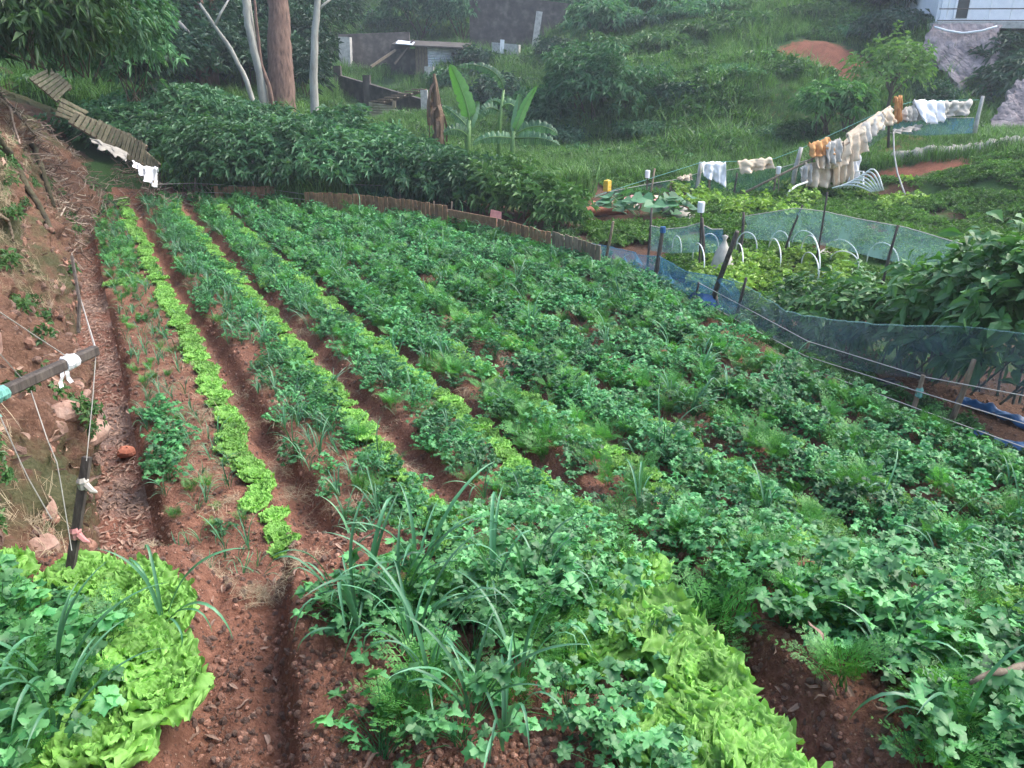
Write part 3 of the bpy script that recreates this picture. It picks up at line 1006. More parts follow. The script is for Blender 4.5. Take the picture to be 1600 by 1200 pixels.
def stems(mb, base, c, rad, n, w, g):
    for i in range(n):
        e = np.asarray(c) + (g.random(3) - .5) * np.asarray(rad) * np.array((1.2, 1.2, .9))
        b = np.asarray(base) + np.array((g.normal() * .12, g.normal() * .12, -.1))
        m = (b + e) / 2 + g.normal(size=3) * .06
        mb.tube([b, m, e], [w, w * .75, w * .35], 5, cap=False)


ORD = ['first', 'second', 'third', 'fourth', 'fifth', 'sixth', 'seventh', 'eighth', 'ninth', 'tenth', 'eleventh', 'twelfth', 'thirteenth', 'fourteenth', 'fifteenth', 'sixteenth', 'seventeenth', 'eighteenth', 'nineteenth', 'twentieth']


def shrub(u, vt, r, wpx, label, seed, mat='shrub', L=.17, W=.055, cover=1.0, group=None, name='shrub', cat='shrub', vb=None, per=6, hang=0, fine=False, droop=.3, deep=1.0, shell=.5, low=.35, sw=1.0):
    """a leafy shrub whose top shows at pixel row vt, at distance r"""
    g = np.random.default_rng(seed)
    top = at(u, vt, r); x, y = top[0], top[1]
    zb = hz(x, y) if vb is None else at(u, vb, r)[2]
    h = max(.3, top[2] - zb); w = wpx / FPX * math.hypot(r, CAM_H) * .5
    o = thing(name, label, cat, (x, y, zb), 0, group)
    c = np.array((0, 0, h * .52)); rad = np.array((w, w * deep, h * .5)) * .92
    area = 4 * math.pi * ((w * w) ** 1.6 / 3 + 2 * (w * h * .5) ** 1.6 / 3) ** (1 / 1.6)
    nw = int(cover * 1.9 * area / (L * W * .55 * per))
    nw = min(nw, 1500)
    mb = MB(); crown_mesh(mb, c, rad, nw, L, W, per, g, droop, fine, hang=hang, shell=shell, low=low)
    mb.build('crown', M[mat], o)
    sb = MB(); stems(sb, (0, 0, 0), c, rad, 7, (.016 + .005 * h) * sw, g); sb.build('stem', M['stemwood'], o)
    return o


# hedge behind the far fence
front = [(205, 186, 20.3, 130), (256, 183, 19.6, 130), (300, 192, 18.6, 135), (345, 186, 17.8, 145), (402, 196, 17.8, 140), (455, 196, 17.6, 145), (512, 202, 17.5, 145), (565, 210, 17.2, 140), (622, 222, 16.9, 140),
         (678, 230, 16.4, 135), (728, 240, 15.8, 125), (782, 248, 15.2, 125), (832, 270, 14.5, 115), (880, 296, 13.8, 90)]
for i, (u, v, r, w) in enumerate(front):
    shrub(u, v, r + .2, w, 'leafy green hedge shrub just behind the far fence, %s from the left' % ORD[i], 300 + i, 'shrub' if i < 11 else 'shrub2', group='hedge shrubs behind the far fence', L=.17, W=.058, low=.95, sw=.6)
back = [(165, 165, 20.5, 130), (220, 150, 21.5, 135), (275, 135, 21.5, 140), (330, 150, 21, 130), (385, 165, 21, 130), (440, 182, 20.5, 120), (520, 168, 20.6, 115), (565, 196, 20.6, 115), (620, 212, 20, 110), (665, 224, 19.4, 100)]
for i, (u, v, r, w) in enumerate(back):
    shrub(u, v, r, w, 'taller shrub in the rear of the hedge below the eucalyptus trunks, %s from the left' % ORD[i], 330 + i, 'shrub', group='rear hedge shrubs', L=.19, W=.062)
# shrubs hanging over the bank top, upper left
for i, (u, v, r, w, vb, mt) in enumerate([(20, -60, 12.5, 230, 95, 'shrub2'), (95, -50, 14.5, 220, 110, 'shrub'), (165, -30, 16.5, 150, 150, 'shrub'), (150, 10, 20.5, 150, 120, 'shrub'), (60, 20, 15.5, 150, 100, 'shrub'), (205, 30, 21, 100, 150, 'darkleaf')]):
    shrub(u, v, r, w, 'shrub with drooping leaves hanging over the top of the bank, %s from the left' % ['leftmost', 'third', 'fifth', 'fourth', 'second', 'sixth'][i], 350 + i, mt, L=.15, W=.055, sw=.5, cover=1.15, group='shrubs over the bank', vb=vb, hang=.25, droop=.4, low=.6)
# the dark wood far behind the trunks
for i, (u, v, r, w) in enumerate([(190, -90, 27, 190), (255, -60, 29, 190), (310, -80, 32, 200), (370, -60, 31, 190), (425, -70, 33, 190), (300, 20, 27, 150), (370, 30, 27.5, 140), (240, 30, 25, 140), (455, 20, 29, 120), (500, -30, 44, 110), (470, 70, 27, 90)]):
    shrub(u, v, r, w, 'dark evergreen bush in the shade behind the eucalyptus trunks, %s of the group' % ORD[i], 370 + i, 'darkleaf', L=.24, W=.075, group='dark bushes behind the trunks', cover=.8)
# bushes by the right-hand fence, near
for i, (u, v, r, w, vb) in enumerate([(1258, 438, 9.3, 105, 555), (1340, 432, 9.0, 135, 565), (1440, 436, 8.6, 120, 580), (1508, 392, 8.2, 150, 590), (1585, 372, 7.8, 170, 605), (1655, 385, 7.4, 170, 620)]):
    shrub(u, v, r, w, 'broad leaved shrub leaning over the blue net on the right, %s from the left' % ORD[i], 390 + i, 'bigleaf', L=.14 if i < 2 else .18, W=.05 if i < 2 else .075, group='shrubs behind the blue net', fine=True, vb=vb, per=5, cover=.9, low=.95, sw=.5)
# the hill
hillb = [(930, 72, 25.5, 180, 'round dense dark bush beside the banana plants', 'shrub', 205), (850, 140, 26, 110, 'lower bush left of the round dense bush', 'shrub', 225),
         (985, 118, 26.5, 80, 'small bush on the right shoulder of the round dense bush', 'shrub', 205),
         (1300, 125, 23.5, 95, 'loose green shrub growing on the grassy slope above the rag fence', 'bigleaf', 205), (1335, 135, 23.2, 60, 'small shrub at the right foot of the grassy slope', 'bigleaf', 200),
         (655, -50, 47, 130, 'dark leafy bush above the shed roof', 'shrub', None), (720, -45, 46, 110, 'dark leafy bush right above the shed', 'shrub', None),
         (745, 75, 40, 75, 'leafy bush against the right end of the shed', 'darkleaf', 130), (775, 115, 33, 95, 'dark bush behind the banana stems', 'darkleaf', 205),
         (945, 0, 37, 110, 'leafy bush above the round dense bush', 'shrub', None), (900, -30, 46, 110, 'bush at the top beside the dark terrace wall', 'shrub', None),
         (1020, -10, 40, 120, 'green bush high on the middle slope', 'shrub', None), (1090, 5, 38, 110, 'green bush right of centre high on the slope', 'shrub', None),
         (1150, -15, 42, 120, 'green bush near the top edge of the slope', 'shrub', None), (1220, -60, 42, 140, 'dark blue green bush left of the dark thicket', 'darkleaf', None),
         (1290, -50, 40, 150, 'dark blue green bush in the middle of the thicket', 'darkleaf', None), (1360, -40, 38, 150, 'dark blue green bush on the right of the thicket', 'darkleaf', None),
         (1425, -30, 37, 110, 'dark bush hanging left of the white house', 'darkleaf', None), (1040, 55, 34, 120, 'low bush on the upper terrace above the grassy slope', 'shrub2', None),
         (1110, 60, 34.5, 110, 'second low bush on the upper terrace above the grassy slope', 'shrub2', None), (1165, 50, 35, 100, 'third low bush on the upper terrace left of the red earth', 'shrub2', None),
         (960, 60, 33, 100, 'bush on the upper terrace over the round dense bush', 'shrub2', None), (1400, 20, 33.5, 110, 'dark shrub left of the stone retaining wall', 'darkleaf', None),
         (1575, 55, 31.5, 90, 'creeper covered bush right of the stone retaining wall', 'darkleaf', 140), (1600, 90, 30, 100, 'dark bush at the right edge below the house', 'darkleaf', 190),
         (590, 20, 49, 60, 'bush beside the bright grass clearing', 'shrub', None), (820, 130, 36, 80, 'bush below the leaning white post', 'shrub2', None)]
for i, (u, v, r, w, lab, mt, vb) in enumerate(hillb):
    shrub(u, v, r, w, lab, 420 + i, mt, L=.22 if r < 30 else .28, W=.065 if r < 30 else .09, vb=vb, cover=.9, hang=.2, group='bushes on the hillside')
more = [(1010, 205, 24.5, 90), (1075, 212, 24.2, 100), (1140, 208, 24.2, 90), (1200, 200, 24.0, 80), (1245, 190, 23.8, 70), (1060, 165, 25.6, 90), (1150, 150, 26.4, 80), (1015, 150, 26.5, 70),
        (880, 200, 24.5, 80), (905, 228, 23.0, 50), (1215, 140, 26.4, 70), (1440, 120, 28.5, 80), (1345, 40, 34.5, 90), (1270, 25, 36.0, 100), (1000, 30, 37, 90), (1080, 35, 37.5, 90), (1150, 30, 38, 90), (870, 60, 40, 70), (700, 110, 38.0, 60), (1540, 120, 30.0, 50), (1470, 150, 28, 70)]
ML = ['dense dark thicket at the left foot of the grassy slope', 'thicket at the foot of the grassy slope behind the white sheet', 'thicket at the foot of the grassy slope behind the beige cloth', 'low thicket at the foot of the slope left of the tall post', 'low thicket behind the tall pale post',
      'shaggy bush in the middle of the grassy slope', 'shaggy bush high on the grassy slope', 'bush under the crest of the slope at its left', 'small bush right below the round dense bush', 'tiny bush in the grass right of the banana plants', 'bush under the red earth patch',
      'bush between the young tree and the stone wall', 'dark bush above the red earth patch', 'dark bush up and left of the red earth patch', 'bush on the upper slope left of centre', 'bush on the upper slope in the centre', 'bush on the upper slope right of centre', 'small bush by the foot of the dark terrace wall', 'small bush below the shed', 'creeper clump on the face of the stone wall', 'bush at the left foot of the stone wall']
for i, (u, v, r, w) in enumerate(more):
    shrub(u, v, r, w, ML[i], 500 + i, ['shrub', 'shrub2', 'darkleaf'][i % 3], L=.16 if r < 30 else .22, W=.05 if r < 30 else .075, cover=.9, hang=.15, low=.9, group='bushes on the hillside')
# upper fringe of the hill, outside or at the edge of view, so the slope ends in trees
for i in range(14):
    u = -250 + i * 160
    shrub(u, -230 - 40 * (i % 3), 60 + 5 * (i % 4), 230, 'tall dark tree on the skyline above the slope, %s from the left' % ORD[i], 460 + i, 'darkleaf', L=.5, W=.18, cover=.6, name='skyline_tree', cat='tree', group='trees on the skyline')

# young tree on the right
def young_tree():
    b = at(1385, 178, 26.0); o = thing('young_tree', 'light green young tree with round open crown left of the stone wall', 'tree', b)
    g = np.random.default_rng(5)
    t = MB(); t.tube([(0, 0, -.3), (.03, 0, .5), (0, .02, 1.0)], [.06, .05, .03], 7)
    for k in range(8):
        a = k * .8; t.tube([(0, 0, .4 + .06 * k), (.35 * math.cos(a), .35 * math.sin(a), .85 + .08 * k), (.8 * math.cos(a), .8 * math.sin(a), 1.2 + .08 * k)], [.025, .018, .008], 5)
    t.build('trunk', M['stemwood'], o)
    m = MB(); crown_mesh(m, (0, 0, 1.05), (1.2, 1.2, .95), 360, .2, .065, 5, g, .3, False, .35); m.build('crown', M['lightleaf'], o)


young_tree()


# eucalyptus trunks
def trunk_tree(name, label, pts, w, mat, branches=(), crown=True, seed=0, rough=.12, group='eucalyptus trees'):
    """pts: (u, v, r) up the trunk; widths in metres"""
    P = [at(*p) for p in pts]
    base = P[0].copy(); base[2] = min(base[2], hz(base[0], base[1])) - .1
    P[0] = base
    d = P[-1] - P[-2]; d /= np.linalg.norm(d)
    n = len(P)
    if crown: P += [P[-1] + d * 2.5 + np.array((.1, 0, .3)), P[-1] + d * 5 + np.array((.1, .2, 1.0))]
    o = thing(name, label, 'tree', base, 0, group)
    dense = []
    rads = []
    k = len(P)
    for i in range(k - 1):
        for q in np.linspace(0, 1, 5)[:-1]:
            dense.append(P[i] * (1 - q) + P[i + 1] * q); rads.append(w * (1 - .55 * (i + q) / (k - 1)) * (1 + .35 * max(0, 1 - (i + q) * 2.5)))
    dense.append(P[-1]); rads.append(w * .4)
    g = np.random.default_rng(seed)
    dense = np.array(dense) + g.normal(size=(len(dense), 3)) * min(w, .3) * .03
    mb = MB().tube(dense - base, np.array(rads) / 2, 14, rough=rough, seed=seed)
    mb.build('trunk', M[mat], o, smooth=True)
    for bi, bp in enumerate(branches):
        B = np.array([at(*p[:3]) for p in bp]) - base
        MB().tube(B, np.linspace(bp[0][3], bp[-1][3], len(bp)) / 2, 8, rough=.1, seed=bi).build('branch', M[mat], o, smooth=True)
    if crown:
        top = P[-1] - base
        lb = MB()
        cm = MB()
        for q in range(6):
            a = q * 1.05 + g.random(); e = top + np.array((1.6 * math.cos(a), 1.6 * math.sin(a), .8 + g.random()))
            lb.tube([top - d * (1.2 - .15 * q), (top + e) / 2 + np.array((0, 0, .3)), e], [w * .16, w * .1, w * .04], 6)
            crown_mesh(cm, e, (1.1, 1.1, .8), 70, .22, .04, 5, g, .6, False, .2, .6)
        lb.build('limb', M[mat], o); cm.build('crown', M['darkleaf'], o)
    return o


trunk_tree('eucalyptus_tree', 'thick brown eucalyptus trunk left of the slim white trunk', [(440, 178, 24), (439, 120, 24), (437, 60, 24.1), (434, 0, 24.2)], .80, 'bark', seed=1)
trunk_tree('eucalyptus_tree', 'slim straight whitish trunk right of the thick brown trunk', [(489, 182, 22), (490, 120, 22), (492, 60, 22), (496, 0, 22)], .235, 'palebark', [[(496, 18, 22, .08), (505, 8, 22, .07), (520, -4, 22, .05)]], seed=2, rough=.05)
trunk_tree('eucalyptus_tree', 'reddish brown trunk at the left of the tall trunks', [(318, 140, 27), (316, 80, 27), (313, 30, 27), (310, 0, 27)], .42, 'bark', seed=3)
trunk_tree('eucalyptus_tree', 'reddish brown trunk standing close behind the leftmost trunk', [(333, 140, 27.6), (332, 80, 27.6), (331, 30, 27.6), (330, 0, 27.6)], .36, 'bark', seed=4)
trunk_tree('eucalyptus_tree', 'peeling pale trunk forking beside the thick brown trunk', [(413, 172, 23.5), (408, 125, 23.5), (398, 80, 23.5), (388, 40, 23.5), (383, 0, 23.5)], .26, 'palebark', [[(408, 120, 23.5, .16), (400, 90, 23.6, .12), (394, 40, 23.6, .10), (388, -10, 23.6, .08)]], seed=6, rough=.3)
trunk_tree('eucalyptus_tree', 'grey leaning trunk slanting up to the left behind the hedge', [(405, 166, 23.2), (385, 125, 23.2), (360, 75, 23.2), (335, 40, 23.2), (312, 5, 23.2)], .15, 'palebark', crown=False, seed=7, rough=.25,
           branches=[[(336, 40, 23.2, .08), (345, 20, 23.2, .06), (360, -5, 23.2, .04)]])
trunk_tree('eucalyptus_tree', 'thin brown stem leaning right of the peeling pale trunk', [(430, 175, 23.4), (420, 135, 23.4), (408, 100, 23.5), (402, 50, 23.5), (398, 0, 23.5)], .14, 'bark', crown=False, seed=8)
ob = MB().tube([at(278, 34, 25), at(297, 53, 25), at(310, 67, 25), at(322, 73, 25)], [.07, .05, .04, .025], 7).build('broken_branch', M['palebark'], smooth=True)
tag(ob, 'bare pale broken branch sticking out left of the tall trunks', 'branch')

# ------------------------------------------------------------------ grass on the slopes
def tuft(seed, n, h, w, spread):
    g = np.random.default_rng(seed); mb = MB()
    for i in range(n):
        a = g.random() * 6.28; l = h * (.5 + .7 * g.random()); b = np.array((g.normal() * spread, g.normal() * spread, -.02))
        d = np.array((math.cos(a), math.sin(a), 0)); sd = np.array((-d[1], d[0], 0)) * w
        m = b + d * l * .12 + np.array((0, 0, l * .6)); e = b + d * l * (.3 + .3 * g.random()) + np.array((0, 0, l * (.75 + .25 * g.random())))
        mb.add([b - sd, b + sd, m + sd * .8, m - sd * .8, e], Q=[[0, 1, 2, 3]], T=[[3, 2, 4]])
    return mb.mesh('grass_tuft', M['grass'])


TUFT = lib_objects('grass_source', [tuft(i, 16, .42, .006, .09) for i in range(5)])
WEED = []
for i in range(4):
    g = np.random.default_rng(60 + i); mb = MB()
    crown_mesh(mb, (0, 0, .13), (.16, .16, .14), 16, .10, .045, 5, g, .25, False, .3); WEED.append(mb.mesh('weed', M['shrub2' if i % 2 else 'bigleaf']))
WEEDC = lib_objects('weed_source', WEED)


def edge_growth():
    g = np.random.default_rng(23)
    n = 1500; s = 2.2 + 9.5 * g.random(n); t = t_right(s) + .12 + .75 * g.random(n) ** 1.4
    x, y = xy_of(s, t); z = terrain(x, y)
    scatter('edge_weeds', np.stack([x, y, z], 1), np.stack([.15 * g.normal(size=n), .15 * g.normal(size=n), 6.28 * g.random(n)], 1), .22 + .4 * g.random(n) ** 2, g.integers(0, 4, n), WEEDC, 'low weeds between the field and the near net', 'weeds')


edge_growth()


def grass_cover():
    g = np.random.default_rng(21)
    n = 90000
    r = 17 + 43 * g.random(n) ** 1.4; ph = np.radians(-34 + 72 * g.random(n))
    x = r * np.sin(ph); y = r * np.cos(ph); s, t = st_of(x, y)
    keep = (s > s_end(t) + .3) | (t > t_right(s) + .5)
    # bare earth and the tilled plot stay open
    for (u, v, rad, d) in ((1262, 97, 1.8, 31.2), (1420, 285, .8, 19.0), (1350, 280, .7, 18.8), (1480, 300, .8, 18.8)):
        q = at(u, v, d); keep &= np.hypot((x - q[0]) * .7, y - q[1]) > rad
    keep &= ~((r < 19) & (np.degrees(ph) > 5))
    keep &= fbm(x * .5, y * .5, 3, 77) > -.42
    keep &= ~((t < toe(s) + .7) & (s < 22.5))
    x, y, r = x[keep], y[keep], r[keep]; n = len(x)
    z = terrain(x, y)
    sc = (.75 + .9 * g.random(n)) * (1 + .008 * r)
    sc = sc * (.62 + .55 * sm(-.2, .35, fbm(x * .35, y * .35, 3, 79))) * np.where((r < 27) & (x > 7.5), .5, 1.0) * np.where((x > -7) & (x < 0) & (r > 25) & (r < 34), .6, 1)
    wd = g.random(n) < np.clip(.08 + .9 * fbm(x * .22, y * .22, 3, 78), .03, .6) * np.where(r > 29, 1.2, .6)
    for nm, m, c, lab in (('slope_grass', ~wd, TUFT, 'tall soft green grass covering the slopes'), ('slope_weeds', wd, WEEDC, 'low leafy weeds among the grass of the slopes')):
        k = m.sum()
        scatter(nm, np.stack([x, y, z], 1)[m], np.stack([.15 * g.normal(size=k), .15 * g.normal(size=k), 6.28 * g.random(k)], 1), sc[m] * (1 if nm == 'slope_grass' else .95), g.integers(0, c.objects.__len__(), k), c, lab, 'grass' if nm == 'slope_grass' else 'weeds')
    print('grass', n)


grass_cover()
# ------------------------------------------------------------------ materials of built things
M['wood'] = plain_mat('weathered_wood', (.10, .075, .05), (.20, .15, .10), 12, .85, .4, c3=(.30, .25, .18), stretch=(3, 3, .6), vary=.25)
M['mosswood'] = plain_mat('mossy_wood', (.075, .07, .04), (.15, .135, .08), 10, .9, .4, c3=(.23, .20, .13), stretch=(2, 2, 1), vary=.25)
M['redwood'] = plain_mat('reddish_board', (.14, .075, .04), (.24, .13, .07), 10, .85, .4, c3=(.33, .20, .12), stretch=(2, 2, 1), vary=.25)
M['darkwood'] = plain_mat('dark_stake', (.03, .024, .02), (.075, .06, .05), 18, .85, .4, c3=(.13, .11, .09), stretch=(3, 3, .5), vary=.2)
M['concrete'] = plain_mat('grey_concrete', (.25, .25, .23), (.40, .39, .36), 9, .9, .4, c3=(.52, .51, .47))
M['darkwall'] = plain_mat('damp_dark_wall', (.025, .022, .02), (.06, .052, .045), 3, .95, .5, c3=(.13, .115, .10), detail=8)
M['stonewall'] = plain_mat('rough_stone_wall', (.10, .085, .09), (.24, .20, .20), 2.6, .95, .9, c3=(.38, .33, .32), detail=9, bd=.12)
M['iron'] = plain_mat('corrugated_iron', (.42, .46, .52), (.62, .66, .72), 4, .5, .1, c3=(.72, .75, .8), metal=.1)
M['oldiron'] = plain_mat('rusty_corrugated_iron', (.30, .22, .15), (.45, .38, .29), 3, .65, .15, c3=(.58, .55, .48))
M['white'] = plain_mat('white_paint', (.70, .72, .74), (.80, .81, .82), 6, .6, .05)
M['glass'] = plain_mat('dark_window', (.01, .012, .015), (.03, .035, .04), 3, .15, 0)
M['whitecloth'] = plain_mat('white_cloth', (.66, .66, .67), (.80, .80, .80), 14, .9, .2, bd=.004)
M['beige'] = plain_mat('beige_cloth', (.42, .32, .22), (.60, .48, .34), 9, .95, .3, c3=(.68, .57, .42), bd=.006)
M['orange'] = plain_mat('orange_cloth', (.42, .20, .07), (.60, .30, .10), 10, .9, .3, bd=.006)
M['greycloth'] = plain_mat('grey_cloth', (.26, .26, .25), (.44, .43, .40), 9, .9, .3)
M['pvc'] = plain_mat('white_pipe', (.60, .63, .60), (.74, .76, .72), 20, .45, 0)
M['yellow'] = plain_mat('yellow_plastic', (.55, .36, .03), (.70, .48, .06), 8, .45, .05)
M['blueplastic'] = plain_mat('blue_plastic', (.012, .06, .17), (.03, .12, .28), 6, .35, .5, bd=.02)
M['blackpipe'] = plain_mat('black_pipe', (.008, .012, .02), (.02, .035, .06), 10, .35, 0)
M['string'] = plain_mat('string', (.35, .33, .30), (.5, .48, .44), 30, .9, 0)
M['rock'] = plain_mat('pale_rock', (.15, .085, .06), (.26, .16, .12), 9, .95, .9, c3=(.38, .27, .21), vary=.15, bd=.03)
M['redrock'] = plain_mat('red_brick_stone', (.26, .08, .045), (.40, .15, .09), 14, .9, .5)
M['sack'] = plain_mat('dirty_white_sack', (.28, .26, .22), (.48, .45, .39), 9, .9, .4, vary=.15)
M['pinkrag'] = plain_mat('pink_rag', (.40, .16, .15), (.55, .26, .24), 20, .9, .2)
M['greenrag'] = plain_mat('green_rag', (.10, .30, .24), (.2, .42, .36), 20, .9, .2)
M['banana'] = leaf_mat('banana_leaf', [(.06, .19, .04), (.09, .24, .055), (.13, .30, .07)], .38, .35, spec=.5)
M['bananablue'] = leaf_mat('banana_old_leaf', [(.05, .13, .06), (.08, .18, .085), (.12, .23, .11)], .4, .3, spec=.55)
M['deadbanana'] = plain_mat('dry_banana_leaf', (.07, .045, .03), (.16, .10, .06), 14, .9, .4, c3=(.28, .19, .12), stretch=(4, 4, .5))


def net_mat(name, col, alpha):
    m, nt, b, out = new_mat(name)
    b.inputs['Base Color'].default_value = (*col, 1); b.inputs['Roughness'].default_value = .7
    tr = N(nt, 'ShaderNodeBsdfTransparent'); mx = N(nt, 'ShaderNodeMixShader')
    n = noise(nt, 3.5, 5, .65, dist=.6)
    mr = N(nt, 'ShaderNodeMapRange'); mr.inputs[1].default_value = .3; mr.inputs[2].default_value = .7
    mr.inputs[3].default_value = alpha - .2; mr.inputs[4].default_value = alpha + .22
    nt.links.new(n.outputs[0], mr.inputs[0])
    tl = N(nt, 'ShaderNodeBsdfTranslucent'); tl.inputs[0].default_value = (*col, 1)
    m2 = N(nt, 'ShaderNodeMixShader'); m2.inputs[0].default_value = .35
    nt.links.new(b.outputs[0], m2.inputs[1]); nt.links.new(tl.outputs[0], m2.inputs[2])
    nt.links.new(mr.outputs[0], mx.inputs[0]); nt.links.new(tr.outputs[0], mx.inputs[1]); nt.links.new(m2.outputs[0], mx.inputs[2])
    nt.links.new(mx.outputs[0], out.inputs[0])
    return m


M['bluenet'] = net_mat('blue_shade_net', (.07, .22, .36), .46)
M['greynet'] = net_mat('grey_blue_net', (.09, .15, .18), .42)
M['greennet'] = net_mat('green_shade_net', (.05, .17, .13), .45)
M['tealnet'] = net_mat('teal_net', (.20, .38, .38), .42)


def interp_path(pts, n):
    pts = np.asarray(pts, float)
    k = np.concatenate([[0], np.cumsum(np.linalg.norm(np.diff(pts, axis=0), axis=1))]); k /= k[-1]
    q = np.linspace(0, 1, n)
    return np.stack([np.interp(q, k, pts[:, i]) for i in range(pts.shape[1])], 1)


def net(name, label, top, bot, mat, seed=0, n=48, m=9, amp=.05, hem=True, cat='net', group=None):
    """a net hung between two edges given as (u, v, r)"""
    T = interp_path([at(*p) for p in top], n); B = interp_path([at(*p) for p in bot], n)
    k = np.linspace(0, 1, m)
    P = T[:, None] * (1 - k[None, :, None]) + B[:, None] * k[None, :, None]
    i = np.arange(n)[:, None]; wob = amp * (fbm(i * .25 + seed * 9, k[None] * 2.2, 3, 5 + seed) + .5 * fbm(i * .8, k[None] * .8 + seed, 2, 9))
    d = np.cross(T[-1] - T[0], (0, 0, 1.)); d /= np.linalg.norm(d)
    P = P + d * wob[..., None] * (.4 + np.sin(k * 3.1)[None, :, None])
    o = thing(name, label, cat, (T[0] + B[-1]) / 2 * np.array((1, 1, 0)) + np.array((0, 0, min(B[:, 2].min(), T[:, 2].min()))), 0, group)
    MB().add(local(o, P.reshape(-1, 3)), MB().grid(P).Q[0]).build('mesh_sheet', M[mat], o, smooth=True)
    if hem:
        MB().tube(local(o, P[:, 0]), .006, 4).build('top_rope', M['string'] if hem == 1 else M[hem], o)
    return o


def post(label, bot, top, w, mat='darkwood', name='fence_post', cat='post', group='fence posts', sink=.25, extra=None, square=False):
    """a stake from (u, v, r) to (u, v, r)"""
    a = at(*bot); b = at(*top)
    d = (a - b) / np.linalg.norm(a - b)
    a2 = a + d * sink
    mb = MB()
    if square: mb.bar(a2, b, w, w * .8)
    else:
        mid = (a2 + b) / 2 + np.array((w * .3, 0, 0)) * math.sin(a[0] * 7)
        mb.tube([a2, (a2 + mid) / 2, mid, (mid + b) / 2, b], [w * .55, w * .52, w * .5, w * .47, w * .42], 7, rough=.2, seed=int(abs(a[0]) * 100))
    if extra is None:
        return tag(mb.build(name, M[mat], smooth=not square), label, cat, group)
    o = thing(name, label, cat, a2, 0, group)
    me = MB(); V, Q, T = mb.arrays(); me.add(local(o, V), Q, T).build('stake', M[mat], o)
    extra(o, a, b)
    return o


def rg(u, v, z=0.0):
    """horizontal distance of the ground seen at a pixel"""
    p = gp(u, v, z); return math.hypot(p[0], p[1])


# ------------------------------------------------------------------ low slat fence at the end of the field
def hexa(mb, a, b, c, d, th):
    """a slat from four corners, given thickness th"""
    a, b, c, d = [np.asarray(q, float) for q in (a, b, c, d)]
    n = np.cross(b - a, d - a); n /= np.linalg.norm(n); n = n * th / 2
    return mb.add([a - n, b - n, c - n, d - n, a + n, b + n, c + n, d + n], [[0, 3, 2, 1], [4, 5, 6, 7], [0, 1, 5, 4], [1, 2, 6, 5], [2, 3, 7, 6], [3, 0, 4, 7]])


def slat_fence(label, pts, n, h, mat, seed):
    """a low panel of upright slats along ground pixels"""
    g = np.random.default_rng(seed)
    P = interp_path([gp(*p) for p in pts], n + 1)
    o = thing('slat_fence', label, 'fence', P[0], 0, 'low slat panels at the end of the field')
    L = local(o, P)
    for i in range(n):
        a, b = L[i], L[i + 1]; w = b - a
        p, q = a + w * .05, b - w * (.07 + .06 * g.random())
        hh = h * (.96 + .07 * g.random()); tl = g.normal() * .004
        up = np.array((tl, tl, hh)); lo = np.array((0, 0, -.12))
        hexa(MB(), p + lo, q + lo, q + up, p + up, .016).build('slat', M[mat], o)
    for z in (h * .25, h * .75):
        MB().bar(L[0] + (0, .03, z), L[-1] + (0, .03, z), .03, .045).build('rail', M['wood'], o) if len(pts) == 2 else MB().tube(L + np.array((.01, .03, z)), .014, 5).build('rail', M['wood'], o)
    return o


slat_fence('short panel of reddish slats at the far left end of the field', [(338, 322), (432, 322)], 13, .40, 'redwood', 1)
slat_fence('long row of brown slats along the far end of the field', [(478, 328), (560, 333), (630, 341), (700, 352)], 32, .36, 'redwood', 2)
slat_fence('row of dark slats right of the leaning pink board', [(778, 372), (860, 398)], 13, .34, 'redwood', 3)
slat_fence('darkest row of slats where the blue net begins', [(862, 398), (938, 424)], 11, .36, 'wood', 4)


def board_fence():
    a, b = gp(702, 354), gp(776, 370)
    o = thing('board_fence', 'stack of horizontal brown boards between the two slat rows', 'fence', a, 0)
    A, B = local(o, np.array([a, b]))
    for k in range(3):
        hexa(MB(), A + (0, 0, -.1 + .14 * k), B + (0, 0, -.1 + .14 * k), B + (0, 0, .035 + .14 * k), A + (0, 0, .03 + .14 * k), .02).build('board', M['redwood'], o)


board_fence()
p0 = gp(772, 366)
pk = MB(); hexa(pk, p0 + (-.13, -.05, -.1), p0 + (.12, -.05, -.1), p0 + (.13, .0, .38), p0 + (-.05, .0, .42), .03)
tag(pk.build('leaning_board', M['pinkrag']), 'pinkish board leaning on the far fence between slat rows', 'board')


# pallets climbing the bank
def pallet(label, bl, br, tr, tl, n, along=False, seed=0):
    g = np.random.default_rng(seed)
    C = [at(*q) for q in (bl, br, tr, tl)]
    o = thing('pallet', label, 'pallet', C[0], 0, 'pallets fencing the bank')
    C = local(o, np.array(C))
    a, b, c, d = C
    if along: a, b, c, d = d, a, b, c
    nn = np.cross(b - a, d - a); nn /= np.linalg.norm(nn)
    if nn[1] > 0: nn = -nn
    for i in range(n):
        f0, f1 = (i + .06) / n, (i + .80 + .1 * g.random()) / n
        e = .02 * g.normal()
        hexa(MB(), a + (b - a) * f0, a + (b - a) * f1, d + (c - d) * f1 + (c - b) * e, d + (c - d) * f0 + (c - b) * e, .022).build('slat', M['mosswood'], o)
    for f in (.12, .88):
        p, q = a + (d - a) * f, b + (c - b) * f
        MB().bar(p - nn * .05, q - nn * .05, .07, .08).build('rail', M['wood'], o)


